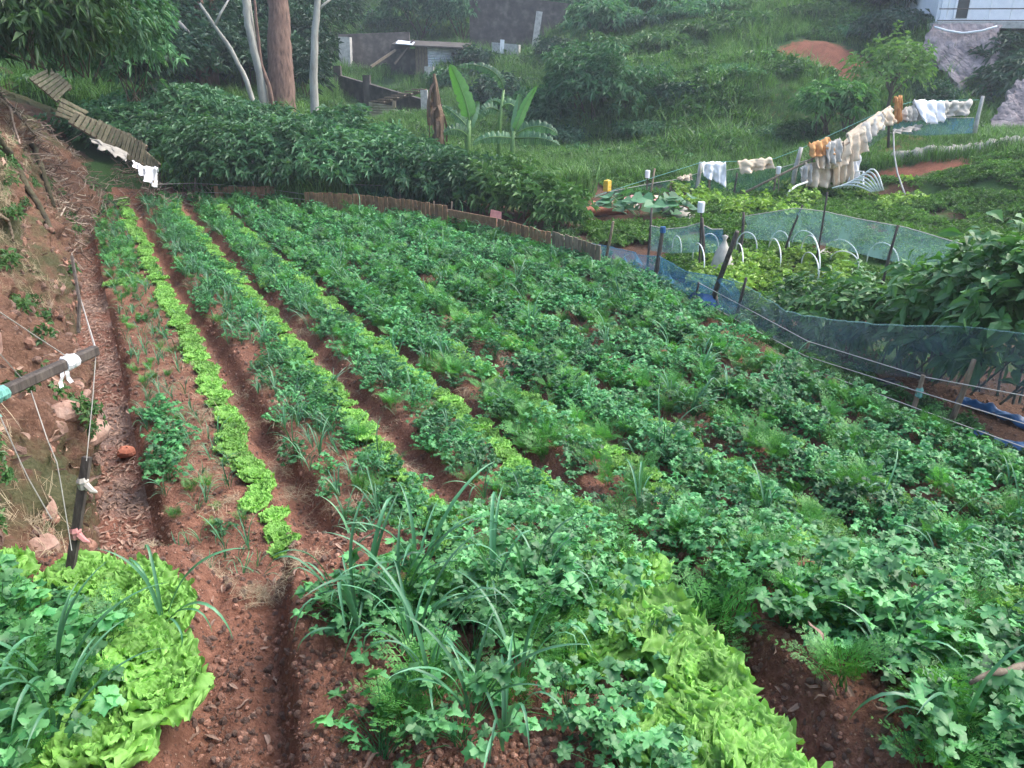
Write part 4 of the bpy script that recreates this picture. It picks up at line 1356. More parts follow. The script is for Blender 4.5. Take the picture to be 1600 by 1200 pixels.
pallet('topmost mossy pallet of the fence climbing the bank', (45, 122, 19.6), (89, 159, 19.4), (113, 135, 19.6), (79, 105, 19.8), 7, seed=1)
pallet('pallet with level slats just below the topmost one', (86, 181, 19.1), (112, 190, 19.0), (140, 175, 19.1), (96, 152, 19.2), 4, True, seed=2)
pallet('middle pallet of the fence climbing the bank', (106, 190, 18.9), (150, 216, 18.7), (162, 192, 18.8), (118, 174, 19.0), 5, seed=3)
pallet('second lowest complete pallet on the bank', (150, 217, 18.6), (192, 242, 18.4), (206, 211, 18.5), (161, 191, 18.7), 6, seed=4)
pallet('lowest complete pallet on the bank above the white sheet', (186, 240, 18.3), (221, 262, 18.1), (229, 225, 18.2), (196, 207, 18.4), 6, seed=5)
pallet('narrow pallet at the foot of the bank behind the white sheet', (222, 272, 17.9), (250, 294, 17.7), (248, 254, 17.8), (226, 235, 18.0), 5, seed=6)


# ------------------------------------------------------------------ cloths
def drape(name, label, top, bot, mat, seed=0, n=30, m=14, fold=.13, cat='cloth', group='rags on the fence', over=.12, ragged=.06):
    """a cloth thrown over a line: edges as (u, v, r) lists"""
    g = np.random.default_rng(seed)
    T = interp_path([at(*p) for p in top], n); B = interp_path([at(*p) for p in bot], n)
    hgt = np.linalg.norm(T - B, axis=1).mean()
    d = np.cross(T[-1] - T[0], (0, 0, 1.)); d /= np.linalg.norm(d) + 1e-9
    if d[1] > 0: d = -d
    k = np.linspace(0, 1, m)
    P = T[:, None] * (1 - k[None, :, None]) + B[:, None] * k[None, :, None]
    i = np.arange(n)[:, None] / n
    T = T + np.stack([0 * i[:, 0], 0 * i[:, 0], .05 * fbm(i[:, 0] * 9, 0 * i[:, 0] + seed, 3, seed + 8)], 1)
    f = fold * (.55 * fbm(i * 9 + seed, k[None] * 4, 3, seed + 2) + np.sin(i * (14 + 8 * g.random()) + k[None] * 2.5 + seed) * .5 + fbm(i * 6 + seed * 3, k[None] * 2.5, 3, seed)) * (.25 + k[None])
    P = P + d * (f + .03)[..., None]
    rag = ragged * fbm(np.arange(n) * .7, np.full(n, seed * 1.7), 3, seed + 3)
    P[:, -1, 2] += rag; P[:, -2, 2] += rag * .5
    backk = P[:, :4][:, ::-1].copy()
    backk = backk - 2 * d * .035
    backk[:, -1] = T + np.array((0, 0, .012)) - d * .01
    P = np.concatenate([backk[:, :-1], (T + np.array((0, 0, .012)))[:, None], P[:, 1:]], 1)
    o = MB().grid(P).build(name, M[mat], smooth=True, solid=.004)
    return tag(o, label, cat, group)


def rr_line(a, b, n=40): return a


# far net fence with rags (distance about 17 to 20 m)
FR = lambda u: float(np.interp(u, [930, 1000, 1100, 1250, 1320, 1400, 1530], [17.0, 17.5, 18.0, 18.4, 18.6, 19.6, 21.0]))
net('net_fence', 'green net fence in front of the grassy slope, left stretch', [(u, v, FR(u)) for u, v in ((905, 318), (950, 300), (1010, 288), (1060, 280), (1100, 268))],
    [(u, v, FR(u)) for u, v in ((905, 345), (950, 338), (1010, 322), (1060, 314), (1100, 306))], 'greennet', 1, cat='net fence', group='far net fence')
net('net_fence', 'teal net fence hanging behind the white sheet and beige cloth', [(u, v, FR(u)) for u, v in ((1100, 272), (1160, 262), (1220, 262), (1262, 250))],
    [(u, v, FR(u)) for u, v in ((1100, 308), (1160, 300), (1220, 296), (1270, 288))], 'greennet', 2, cat='net fence', group='far net fence')
net('net_fence', 'grey blue net climbing the bank under the beige strip', [(u, v, FR(u)) for u, v in ((1325, 218), (1360, 200), (1392, 182))],
    [(u, v, FR(u)) for u, v in ((1330, 250), (1362, 228), (1392, 206))], 'greynet', 3, cat='net fence', group='far net fence', n=20)
net('net_fence', 'dark teal net under the white sheet on the upper terrace', [(u, v, FR(u)) for u, v in ((1395, 188), (1440, 184), (1485, 184), (1522, 184))],
    [(u, v, FR(u)) for u, v in ((1395, 208), (1440, 212), (1485, 210), (1520, 208))], 'bluenet', 4, cat='net fence', group='far net fence', n=24)
for i, (u0, v0, u1, v1, w, mt, lab) in enumerate([
        (1012, 322, 1023, 263, .05, 'wood', 'slim wooden post of the far net fence beside the white cup'), (1045, 312, 1050, 282, .05, 'wood', 'short grey post of the far net fence'),
        (1088, 308, 1095, 253, .09, 'concrete', 'pale concrete post left of the hanging white sheet'), (1109, 300, 1110, 268, .07, 'wood', 'yellowish post behind the hanging white sheet'),
        (1147, 300, 1152, 270, .05, 'darkwood', 'dark post at the left end of the beige cloth'), (1208, 298, 1213, 272, .05, 'wood', 'short post beneath the small white bottle'),
        (1240, 285, 1252, 230, .10, 'concrete', 'tall pale concrete post left of the rag heap'), (1264, 290, 1270, 240, .04, 'darkwood', 'thin dark stake in front of the rag heap'),
        (1388, 212, 1388, 168, .05, 'darkwood', 'dark post at the top of the beige strip'), (1527, 190, 1536, 150, .09, 'concrete', 'pale post at the right end of the upper rag fence')]):
    post(lab, (u0, v0, FR(u0)), (u1, v1, FR(u1)), w, mt)
diag = MB().tube([at(1165, 300, 17.6), at(1230, 268, 18.0), at(1290, 238, 18.3), at(1330, 222, 18.5)], .028, 6)
tag(diag.build('slanting_pole', M['wood'], smooth=True), 'long pole slanting up across the net to the rag heap', 'pole')
for lab, nm, top, bot, mt, sd in [
        ('white sheet hanging to a point on the far net fence', 'hanging_sheet', [(1096, 255, 17.85), (1134, 254, 17.95)], [(1098, 274, 17.8), (1112, 281, 17.8), (1134, 292, 17.9)], 'whitecloth', 1),
        ('beige cloth folded over the line right of the white sheet', 'hanging_cloth', [(1152, 252, 18.0), (1206, 247, 18.2)], [(1158, 272, 17.9), (1208, 262, 18.1)], 'beige', 2),
        ('pale orange scrap of cloth on the net left of the white sheet', 'cloth_scrap', [(1058, 278, 17.7), (1080, 273, 17.8)], [(1060, 282, 17.7), (1082, 281, 17.7)], 'beige', 3),
        ('yellow orange box cloth at the top of the rag heap', 'hanging_cloth', [(1264, 224, 18.2), (1296, 215, 18.4)], [(1266, 246, 18.0), (1304, 242, 18.2)], 'orange', 4),
        ('beige cloth lying across the middle of the rag heap', 'hanging_cloth', [(1272, 238, 18.2), (1306, 230, 18.4)], [(1274, 264, 18.0), (1306, 262, 18.2)], 'beige', 5),
        ('broad tan cloth covering the lower left of the rag heap', 'hanging_cloth', [(1258, 256, 18.1), (1308, 254, 18.4)], [(1254, 292, 17.9), (1306, 293, 18.2)], 'beige', 6),
        ('tall tan cloth hanging down the right of the rag heap', 'hanging_cloth', [(1298, 232, 18.4), (1332, 212, 18.6)], [(1300, 292, 18.1), (1328, 284, 18.3)], 'beige', 7),
        ('long beige strip of cloth along the net climbing the bank', 'hanging_cloth', [(1322, 210, 18.6), (1360, 184, 19.0), (1391, 166, 19.5)], [(1326, 234, 18.4), (1346, 214, 18.7), (1366, 206, 18.9), (1390, 184, 19.4)], 'beige', 8),
        ('orange cloth hung upright at the bend of the rag fence', 'hanging_cloth', [(1397, 152, 19.6), (1410, 150, 19.7)], [(1396, 192, 19.5), (1404, 190, 19.6)], 'orange', 9),
        ('greyish torn cloth between the orange cloth and white sheet', 'hanging_cloth', [(1408, 172, 19.7), (1436, 162, 20.0)], [(1410, 190, 19.6), (1434, 188, 19.9)], 'sack', 10),
        ('large white sheet at the top of the rag fence', 'hanging_sheet', [(1428, 157, 19.9), (1474, 158, 20.3)], [(1440, 194, 19.8), (1472, 190, 20.2)], 'whitecloth', 11),
        ('torn beige cloth at the right end of the rag fence', 'hanging_cloth', [(1474, 160, 20.3), (1518, 157, 20.8)], [(1472, 186, 20.2), (1492, 180, 20.5), (1512, 182, 20.7)], 'sack', 12),
        ('white rag hanging at the right foot of the rag heap', 'hanging_cloth', [(1322, 250, 18.5), (1345, 243, 18.7)], [(1321, 284, 18.3), (1338, 282, 18.5)], 'whitecloth', 13),
        ('tan cloth bunched over the line where the fence starts to climb', 'hanging_cloth', [(1318, 222, 18.45), (1350, 198, 18.8)], [(1316, 262, 18.2), (1340, 246, 18.5), (1352, 226, 18.7)], 'beige', 21),
        ('cream cloth overlapping the middle of the beige strip', 'hanging_cloth', [(1346, 196, 18.8), (1376, 176, 19.2)], [(1348, 222, 18.6), (1376, 200, 19.1)], 'sack', 22),
        ('small tan rag at the top of the climbing fence', 'hanging_cloth', [(1380, 176, 19.2), (1394, 168, 19.5)], [(1381, 198, 19.1), (1393, 190, 19.4)], 'beige', 23),
        ('pale rag tucked between the orange cloth and the tan heap', 'hanging_cloth', [(1290, 226, 18.2), (1312, 216, 18.4)], [(1292, 258, 18.0), (1316, 250, 18.2)], 'sack', 24),
        ('cream rag hanging low at the left of the rag heap', 'hanging_cloth', [(1250, 262, 18.0), (1268, 258, 18.1)], [(1250, 286, 17.9), (1266, 288, 18.0)], 'sack', 25),
        ('whitish plastic strip lying below the torn grey cloth', 'plastic_strip', [(1394, 204, 19.4), (1440, 195, 19.8)], [(1394, 209, 19.3), (1438, 203, 19.7)], 'sack', 14)]:
    drape(nm, lab, top, bot, mt, sd)
tag(MB().tube([at(930, 306, 17), at(1095, 254, 17.9), at(1150, 252, 18), at(1210, 248, 18.2), at(1252, 232, 18.4), at(1390, 168, 19.5), at(1430, 158, 20), at(1530, 156, 21)], .006, 4).build('fence_line', M['greenrag']), 'thin green line carrying the rags of the far fence', 'rope')


# jug, cups and bottle on sticks
def jug(o, a, b):
    L = local(o, np.array([b]))[0]
    MB().lathe([(0, 0), (.075, .005), (.085, .02), (.085, .06), (.078, .07), (.085, .08), (.085, .14), (.078, .15), (.085, .16), (.08, .22), (.03, .24), (.0, .242)], L - (0, 0, .12), 4).build('jug', M['yellow'], o)


def cup(o, a, b):
    L = local(o, np.array([b]))[0]
    MB().lathe([(0, .16), (.05, .155), (.055, .13), (.05, .0), (0, .0)], L - (0, 0, .13), 9).build('cup', M['white'], o)


post('yellow plastic jug upturned on a stick by the far net', (950, 336, 16.6), (949, 290, 16.6), .035, 'wood', 'jug_on_stick', 'marker', 'containers on sticks', extra=jug)
post('white cup on a stick above the rubbish heap', (1008, 330, 17.2), (1012, 268, 17.2), .03, 'darkwood', 'cup_on_stick', 'marker', 'containers on sticks', extra=cup)
post('white cup on a dark stick in the middle plot', (1093, 396, 11.9), (1096, 318, 11.9), .03, 'darkwood', 'cup_on_stick', 'marker', 'containers on sticks', extra=cup)
post('white bottle hung upside down right of the beige cloth', (1216, 298, 18.2), (1217, 262, 18.2), .025, 'wood', 'bottle_on_stick', 'marker', 'containers on sticks', extra=cup)

# ------------------------------------------------------------------ right-hand net fence, near
NR = lambda u: float(np.interp(u, [780, 860, 940, 1030, 1105, 1150, 1250, 1330, 1435, 1600, 1750], [13.9, 12.4, 11.5, 10.1, 9.35, 8.75, 7.85, 7.35, 6.95, 6.75, 6.6]))
net('net_fence', 'bright blue net on the near right fence between the dark posts', [(u, v, NR(u)) for u, v in ((858, 366), (900, 376), (957, 386), (1000, 398), (1032, 402), (1075, 424), (1120, 432), (1150, 440))],
    [(u, v, NR(u)) for u, v in ((862, 396), (905, 408), (945, 422), (1000, 438), (1020, 444), (1075, 460), (1110, 474), (1150, 498))], 'bluenet', 5, n=60, amp=.18, hem='bluenet', cat='net fence', group='near net fence')
net('net_fence', 'dark grey blue net sagging along the right edge of the field', [(u, v, NR(u)) for u, v in ((1140, 434), (1190, 462), (1230, 487), (1300, 500), (1400, 508), (1500, 511), (1600, 520), (1700, 530))],
    [(u, v, NR(u)) for u, v in ((1118, 482), (1160, 512), (1200, 530), (1240, 545), (1330, 578), (1430, 592), (1500, 606), (1600, 632), (1700, 650))], 'greynet', 6, n=70, amp=.18, hem='tealnet', cat='net fence', group='near net fence')
net('fallen_net', 'crumpled blue net fold below the dark leaning post', [(1062, 468, 9.6), (1085, 456, 9.4), (1112, 462, 9.1)], [(1064, 476, 9.5), (1088, 486, 9.2), (1114, 492, 8.9)], 'blueplastic', 7, n=16, amp=.12, hem=False)


def cap(o, a, b):
    L = local(o, np.array([b]))[0]
    MB().lathe([(0, .02), (.035, .015), (.04, -.06), (.036, -.06)], L, 8).build('cap', M['blueplastic'], o)


for u0, v0, u1, v1, w, mt, lab in [
        (945, 418, 958, 346, .045, 'wood', 'slim brown post at the left end of the bright blue net'),
        (1108, 490, 1152, 362, .06, 'darkwood', 'dark leaning forked post where the blue and grey nets meet'), (1083, 484, 1092, 441, .03, 'darkwood', 'short stake in front of the blue net'),
        (1149, 508, 1166, 434, .035, 'darkwood', 'thin dark stake right of the leaning forked post'), (1128, 500, 1118, 455, .03, 'wood', 'short pale stake beside the leaning forked post'),
        (1250, 566, 1264, 534, .035, 'wood', 'short stake at the edge of the field below the grey net'), (1500, 622, 1522, 562, .045, 'wood', 'leaning grey stake behind the grey net'),
        (880, 404, 878, 366, .03, 'wood', 'short stake at the end of the dark slats')]:
    post(lab, (u0, v0, NR(u0)), (u1, v1, NR(u1)), w, mt)
post('dark post with a bright blue cap in the blue net fence', (1020, 450, NR(1022)), (1036, 356, NR(1022)), .06, 'darkwood', extra=cap)


def ragtie(o, a, b):
    L = local(o, np.array([a * .5 + b * .5]))[0]
    MB().lathe([(.015, -.05), (.03, -.03), (.026, 0), (.032, .02), (.018, .05)], L, 7).build('rag_knot', M['greenrag'], o)


post('short stake with a green rag at the right edge of the field', (1430, 640, 6.75), (1443, 586, 6.75), .04, 'wood', extra=ragtie)
for i, (pts, lab) in enumerate([
        ([(1092, 442, 9.2), (1160, 478, 8.6), (1262, 533, 7.6), (1440, 588, 6.75), (1620, 622, 6.4)], 'upper wire along the right edge of the field'),
        ([(1088, 465, 9.2), (1160, 505, 8.5), (1258, 556, 7.5), (1436, 612, 6.7), (1620, 668, 6.2)], 'middle wire along the right edge of the field'),
        ([(1150, 522, 8.4), (1256, 572, 7.4), (1432, 638, 6.6), (1620, 706, 6.0)], 'lowest wire along the right edge of the field')]):
    tag(MB().tube([at(*p) for p in pts], .004, 4).build('fence_wire', M['string']), lab, 'wire', 'wires along the right edge')
# blue plastic and pipes on the ground
def lying_sheet(name, label, pts, w, mat, seed, lift=.05):
    C = interp_path([gp(u, v, -.2) for u, v in pts], 30)
    d = np.gradient(C, axis=0); nrm = np.stack([-d[:, 1], d[:, 0], 0 * d[:, 0]], 1); nrm /= np.linalg.norm(nrm, axis=1)[:, None]
    k = np.linspace(-1, 1, 11); g = fbm(np.arange(30)[:, None] * .5, k[None] * 2, 3, seed)
    P = C[:, None] + nrm[:, None] * (k * w)[None, :, None]
    P[..., 2] = terrain(P[..., 0].ravel(), P[..., 1].ravel()).reshape(P.shape[:2]) + lift * (1.4 - k[None] ** 2) + .05 * g
    tag(MB().grid(P).build(name, M[mat], smooth=True, solid=.006), label, 'plastic sheet')


lying_sheet('blue_sheet', 'crumpled blue plastic sheet lying along the right edge of the field', [(1425, 660), (1500, 672), (1600, 692), (1700, 712)], .085, 'blueplastic', 1)
lying_sheet('blue_sheet', 'strip of blue plastic under the grey net at the right edge', [(1500, 618), (1560, 638), (1600, 655), (1700, 680)], .07, 'blueplastic', 2)
for i, (pts, lab) in enumerate([([(1315, 598), (1360, 592), (1398, 588)], 'dark pipe lying under the grey net, front one of two'), ([(1330, 604), (1375, 598), (1405, 594)], 'dark pipe lying under the grey net, rear one of two')]):
    C = interp_path([gp(u, v, -.22) for u, v in pts], 8); C[:, 2] = terrain(C[:, 0], C[:, 1]) + .03
    tag(MB().tube(C, .022, 8).build('pipe', M['blackpipe'], smooth=True), lab, 'pipe', 'dark pipes')

# ------------------------------------------------------------------ the neighbour's plot
net('garden_net', 'thin net with sagging top left of the sack cone', [(1016, 352, 12.2), (1040, 358, 12.1), (1070, 355, 12.0), (1094, 348, 11.9)], [(1016, 392, 12.2), (1050, 396, 12.1), (1094, 394, 11.9)], 'tealnet', 8, n=22, group='nets round the plot')
net('garden_net', 'thin bluish net between the cup stick and the sack cone', [(1096, 350, 11.9), (1112, 358, 11.9), (1130, 358, 11.9)], [(1096, 396, 11.9), (1130, 394, 11.9)], 'bluenet', 9, n=14, group='nets round the plot')
net('garden_net', 'wide teal net stretched behind the white hoops', [(1162, 338, 13.0), (1200, 332, 12.8), (1245, 325, 12.6), (1292, 331, 12.3), (1340, 342, 12.0), (1404, 353, 11.6), (1460, 368, 11.2), (1520, 386, 10.6)],
    [(1162, 372, 13.0), (1200, 376, 12.8), (1245, 378, 12.6), (1292, 384, 12.3), (1340, 396, 12.0), (1400, 410, 11.6), (1460, 418, 11.2), (1520, 424, 10.6)], 'tealnet', 10, n=50, amp=.08, group='nets round the plot')
for u0, v0, u1, v1, r, w, lab in [(1013, 394, 1018, 325, 12.2, .04, 'grey green stake at the left of the thin garden net'), (1158, 378, 1162, 332, 13.0, .05, 'dark green post at the left end of the wide teal net'),
                                  (1233, 374, 1254, 320, 12.6, .035, 'black stake leaning right in the wide teal net'), (1280, 380, 1293, 300, 12.3, .03, 'tall thin black stake in the wide teal net'),
                                  (1386, 418, 1403, 352, 11.6, .04, 'dark stake near the right end of the wide teal net'), (1098, 398, 1097, 340, 11.8, .05, 'black wrapped stake under the white cup')]:
    post(lab, (u0, v0, r), (u1, v1, r), w, 'darkwood', group='stakes in the plot', name='garden_stake', cat='stake')


def hoop(label, f0, top, f1):
    a = gp(*f0, -.05); b = gp(*f1, -.05)
    rm = (math.hypot(*a[:2]) + math.hypot(*b[:2])) / 2
    h = at(*top, rm)[2] + .05
    k = np.linspace(0, math.pi, 17)
    P = np.stack([a + (b - a) * (1 - math.cos(q)) / 2 + np.array((0, 0, max(.2, h) * math.sin(q) ** .8)) for q in k])
    P[0, 2] -= .1; P[-1, 2] -= .1
    tag(MB().tube(P, .0095, 6).build('white_hoop', M['pvc'], smooth=True), label, 'hoop', 'white hoops in the plot')


for i, (a, t, b) in enumerate([((1050, 388), (1062, 369), (1064, 396)), ((1090, 396), (1110, 365), (1122, 396)), ((1082, 402), (1098, 382), (1100, 422)), ((1150, 388), (1170, 363), (1182, 394)),
                               ((1148, 398), (1154, 382), (1160, 418)), ((1202, 388), (1222, 361), (1232, 394)), ((1200, 392), (1212, 375), (1219, 416)), ((1236, 386), (1262, 361), (1276, 398)),
                               ((1250, 400), (1264, 370), (1279, 434)), ((1295, 392), (1318, 376), (1340, 414)), ((1252, 412), (1266, 396), (1278, 432)), ((1354, 408), (1382, 380), (1403, 428)), ((1296, 410), (1322, 393), (1341, 420))]):
    hoop('white arched hoop over the neighbouring beds, %s from the left' % ORD[i], a, t, b)
C = interp_path([gp(1188, 422, 0), gp(1240, 416, 0), gp(1300, 412, 0), gp(1352, 409, 0)], 12); C[:, 2] = terrain(C[:, 0], C[:, 1]) + .08
tag(MB().tube(C, .035, 8, rough=.25).build('white_pipe', M['pvc'], smooth=True), 'long white pipe lying in front of the hoops', 'pipe')
C = interp_path([gp(1272, 394, 0), gp(1295, 388, 0)], 5); C[:, 2] = terrain(C[:, 0], C[:, 1]) + .06
tag(MB().tube(C, .05, 8, rough=.4).build('rolled_sheet', M['sack'], smooth=True), 'short rolled white sheet beside the hoops', 'sheet')
# bundle of bent pipes by the rag heap
for i in range(7):
    g = np.random.default_rng(700 + i)
    a = at(1300 + 6 * i, 294, 17.7); b = at(1362 + 3 * i, 300 - .4 * i, 17.6)
    k = np.linspace(0, 1, 10)
    P = a + (b - a) * k[:, None] + np.array((0, 0, 1)) * (np.sin(k * math.pi) * (.10 + .05 * i))[:, None]
    tag(MB().tube(P, .016, 6).build('bent_pipe', M['pvc'], smooth=True), 'white bent pipe in the bundle at the foot of the rag heap', 'pipe', 'bundle of bent pipes')
P = [at(1338, 268, 18.4), at(1349, 268, 18.4), at(1349, 290, 18.2)]
tag(MB().tube(P, .02, 6).build('pipe_elbow', M['pvc']), 'upright white pipe elbow beside the white rag', 'pipe')
P = [at(1230, 306, 17.2), at(1234, 298, 17.3), at(1245, 290, 17.6), at(1262, 284, 17.8)]
tag(MB().tube(P, .022, 6).build('bent_hose', M['pvc'], smooth=True), 'pale bent hose coming out below the rag heap', 'hose')
P = [at(1396, 206, 19.3), at(1397, 240, 18.9), at(1402, 270, 18.6), at(1414, 304, 18.1)]
tag(MB().tube(interp_path(P, 12), .018, 6).build('hanging_hose', M['greycloth'], smooth=True), 'grey hose hanging down the red earth bank', 'hose')
P = [at(1545, 326, 17.2), at(1550, 308, 17.3), at(1568, 300, 17.4), at(1585, 302, 17.3)]
tag(MB().tube(interp_path(P, 12), .012, 5).build('bent_hose', M['bark'], smooth=True), 'brown bent hoop of hose at the right foot of the bank', 'hose')


def sack_cone():
    b = at(1130, 398, 11.6)
    g = np.random.default_rng(3)
    prof = [(.14, -.03), (.17, .05), (.15, .14), (.16, .2), (.14, .3), (.10, .42), (.05, .52), (.02, .58), (.045, .64), (.0, .66)]
    mb = MB().lathe(prof, (0, 0, 0), 16); V = mb.V[0]
    V[:, :2] *= (1 + .25 * fbm(np.arctan2(V[:, 1], V[:, 0]) * 2 + 5, V[:, 2] * 5, 3, 4))[:, None]
    mb.V[0] = V + np.array([b[0], b[1], min(b[2], hz(b[0], b[1]) + .02)])
    tag(mb.build('sack_cone', M['sack'], smooth=True), 'upright white sack tied to a point between the nets', 'sack')


sack_cone()


# pumpkin plant and rubbish heap
def pumpkin():
    c = at(1012, 345, 15.0); c[2] = hz(c[0], c[1])
    o = thing('pumpkin_plant', 'dark green plant with large round leaves beside the rubbish heap', 'plant', c)
    g = np.random.default_rng(8)
    for i in range(46):
        a = g.random() * 6.28; q = .75 * g.random() ** .5
        p = np.array((1.15 * q * math.cos(a), q * math.sin(a), .12 + .42 * (1 - q ** 2) * g.random() + .12))
        m = MB(); k = np.linspace(-2.75, 2.75, 13); s_ = .17 * (.7 + .5 * g.random())
        rad = s_ * (1 + .08 * np.cos(k * 5))
        d = np.array((math.cos(a), math.sin(a), -.25 - .4 * g.random())); x, y, z = frame(d, (0, 0, 1))
        ring = p + (np.sin(k) * rad)[:, None] * x + ((np.cos(k) * .9 + .35) * rad)[:, None] * y + (.12 * np.cos(k * 2.5) * rad)[:, None] * z
        m.add(np.concatenate([[p - z * .04], ring]), T=[[0, j + 1, j + 2] for j in range(12)])
        m.tube([p - z * .04, p * .55 + np.array((0, 0, -.05))], .008, 4)
        m.build('leaf', M['shrub'], o)


pumpkin()


def crumple(name, label, u, v, r, size, mat, seed, cat='rag', group='rags of the rubbish heap', flat=.45):
    g = np.random.default_rng(seed)
    c = at(u, v, r); c[2] = hz(c[0], c[1])
    a, b = np.meshgrid(np.linspace(0, 6.28, 15), np.linspace(-1.35, 1.5, 8), indexing='ij')
    q = 1 + .55 * fbm(np.cos(a) * 1.6 + seed, b * 1.5 + np.sin(a) * 1.6, 3, seed)
    P = np.stack([np.cos(a) * np.cos(b) * q, np.sin(a) * np.cos(b) * q, np.sin(b) * q * flat + flat * .6], -1) * np.array(size)
    P[-1] = P[0]
    o = MB().grid(P + c).build(name, M[mat], smooth=True)
    return tag(o, label, cat, group)


for i, (u, v, r, s_, mt, lab) in enumerate([(940, 345, 15.6, (.5, .35, .3), 'redrock', 'reddish heap of earth and rags at the left of the rubbish'), (972, 330, 16.0, (.3, .25, .3), 'beige', 'beige crumpled rag on the rubbish heap'),
                                          (1000, 320, 16.4, (.45, .3, .28), 'pinkrag', 'pinkish rag at the back of the rubbish heap'), (1020, 318, 16.6, (.4, .3, .25), 'beige', 'tan rag behind the large round leaves'),
                                          (985, 326, 16.2, (.25, .2, .22), 'sack', 'small white crumpled sack on the rubbish heap'), (1052, 340, 15.6, (.25, .2, .2), 'greycloth', 'grey crumpled plastic right of the large round leaves'),
                                          (1068, 348, 15.2, (.22, .2, .16), 'sack', 'bluish white plastic right of the large round leaves'), (1078, 354, 14.8, (.25, .2, .14), 'sack', 'white plastic nearest the sack cone'),
                                          (885, 318, 14.9, (.3, .2, .2), 'sack', 'white sheet showing behind the end of the hedge'), (905, 325, 15.0, (.22, .2, .3), 'beige', 'beige board like rag behind the end of the hedge')]):
    crumple('crumpled_rag', lab, u, v, r, s_, mt, 40 + i)
# sandbags along the upper terrace on the right
for i, (u, v) in enumerate([(1408, 212), (1425, 210), (1442, 214), (1458, 222), (1474, 219), (1490, 216), (1503, 214), (1516, 226), (1530, 228), (1548, 232), (1566, 234), (1584, 234), (1602, 236)]):
    crumple('sandbag', 'dirty white sandbag on the terrace edge below the upper rags, %s from the left' % ORD[i], u, v, 20.2 + .02 * i, (.2, .16, .2), 'sack', 70 + i, 'sandbag', 'sandbags on the terrace edge', .7)
crumple('pink_rag', 'dull pink rag on the terrace at the left of the sandbags', 1400, 216, 20.3, (.28, .16, .08), 'pinkrag', 90)

# plants of the plot
BEAN = []
M['bean'] = leaf_mat('bean_leaf', [(.14, .26, .04), (.21, .35, .06), (.30, .44, .10)], .5, .3, (1.1, 1.2, .7), .4)
M['lowgreen'] = leaf_mat('low_crop_leaf', [(.05, .13, .025), (.08, .18, .035), (.12, .23, .05)], .5, .3, spec=.4)
for i in range(5):
    g = np.random.default_rng(80 + i); mb = MB(); crown_mesh(mb, (0, 0, .15), (.17, .17, .14), 11, .10, .065, 4, g, .25, False, .3); BEAN.append(mb.mesh('bean_plant', M['bean']))
LOWG = []
for i in range(4):
    g = np.random.default_rng(90 + i); mb = MB(); crown_mesh(mb, (0, 0, .06), (.15, .15, .07), 26, .045, .022, 5, g, .2, False, .3); LOWG.append(mb.mesh('low_plant', M['lowgreen']))


def plot_crops():
    g = np.random.default_rng(31)
    n = 9500
    u = 880 + 800 * g.random(n); v = 285 + 175 * g.random(n)
    P = np.array([gp(a, b) for a, b in zip(u, v)])
    x, y = P[:, 0], P[:, 1]; s, t = st_of(x, y); r = np.hypot(x, y)
    ok = (t > t_right(s) + 1.2) & (r < 19.2) & (r > 7.5)
    ok &= (fbm(s * .9, t * 1.4, 3, 66) + .22 * np.cos(t * 5.2) > -.25)
    ok &= ~((u < 1090) & (v < 355) & (v > 312))
    x, y = x[ok], y[ok]; k = len(x); z = terrain(x, y)
    low = np.stack([x, y, z], 1)
    scatter('low_crop', low, np.stack([.1 * g.normal(size=k), .1 * g.normal(size=k), 6.28 * g.random(k)], 1), .7 + .7 * g.random(k), g.integers(0, 4, k), lib_objects('low_source', LOWG), 'low green crop covering the beds beyond the blue net', 'crop')
    # taller light green plants
    spots = []
    for a in range(170):
        uu, vv = 1050 + 380 * g.random(), 290 + 62 * g.random()
        if uu > 1400 and vv < 305: continue
        if fbm(np.array([uu * .02]), np.array([vv * .08]), 2, 4)[0] < .02: continue
        spots.append((uu, vv, .8 + .5 * g.random(), 0))
    for a in range(90):
        uu, vv = 1080 + 250 * g.random(), 392 + 40 * g.random()
        spots.append((uu, vv, .6 + .4 * g.random(), 1))
    for uu, vv in ((1130, 420), (1150, 425), (1165, 432), (1175, 428), (1140, 430), (1160, 440), (1090, 425)): spots.append((uu, vv, .9, 1))
    for uu, vv, sc, w in spots:
        q = gp(uu, vv); 
        if math.hypot(q[0], q[1]) > 19.0: continue
        o = bpy.data.objects.new('bean_plant', BEAN[int(g.integers(5))]); COL.objects.link(o)
        o.location = (q[0], q[1], hz(q[0], q[1])); o.rotation_euler = (0, 0, 6.28 * g.random()); o.scale = (sc, sc, sc)
        tag(o, ['light green leafy plant on the far bed below the rag fence', 'yellow green leafy plant growing under the white hoops'][w], 'plant', ['leafy plants below the rag fence', 'leafy plants under the hoops'][w])


plot_crops()
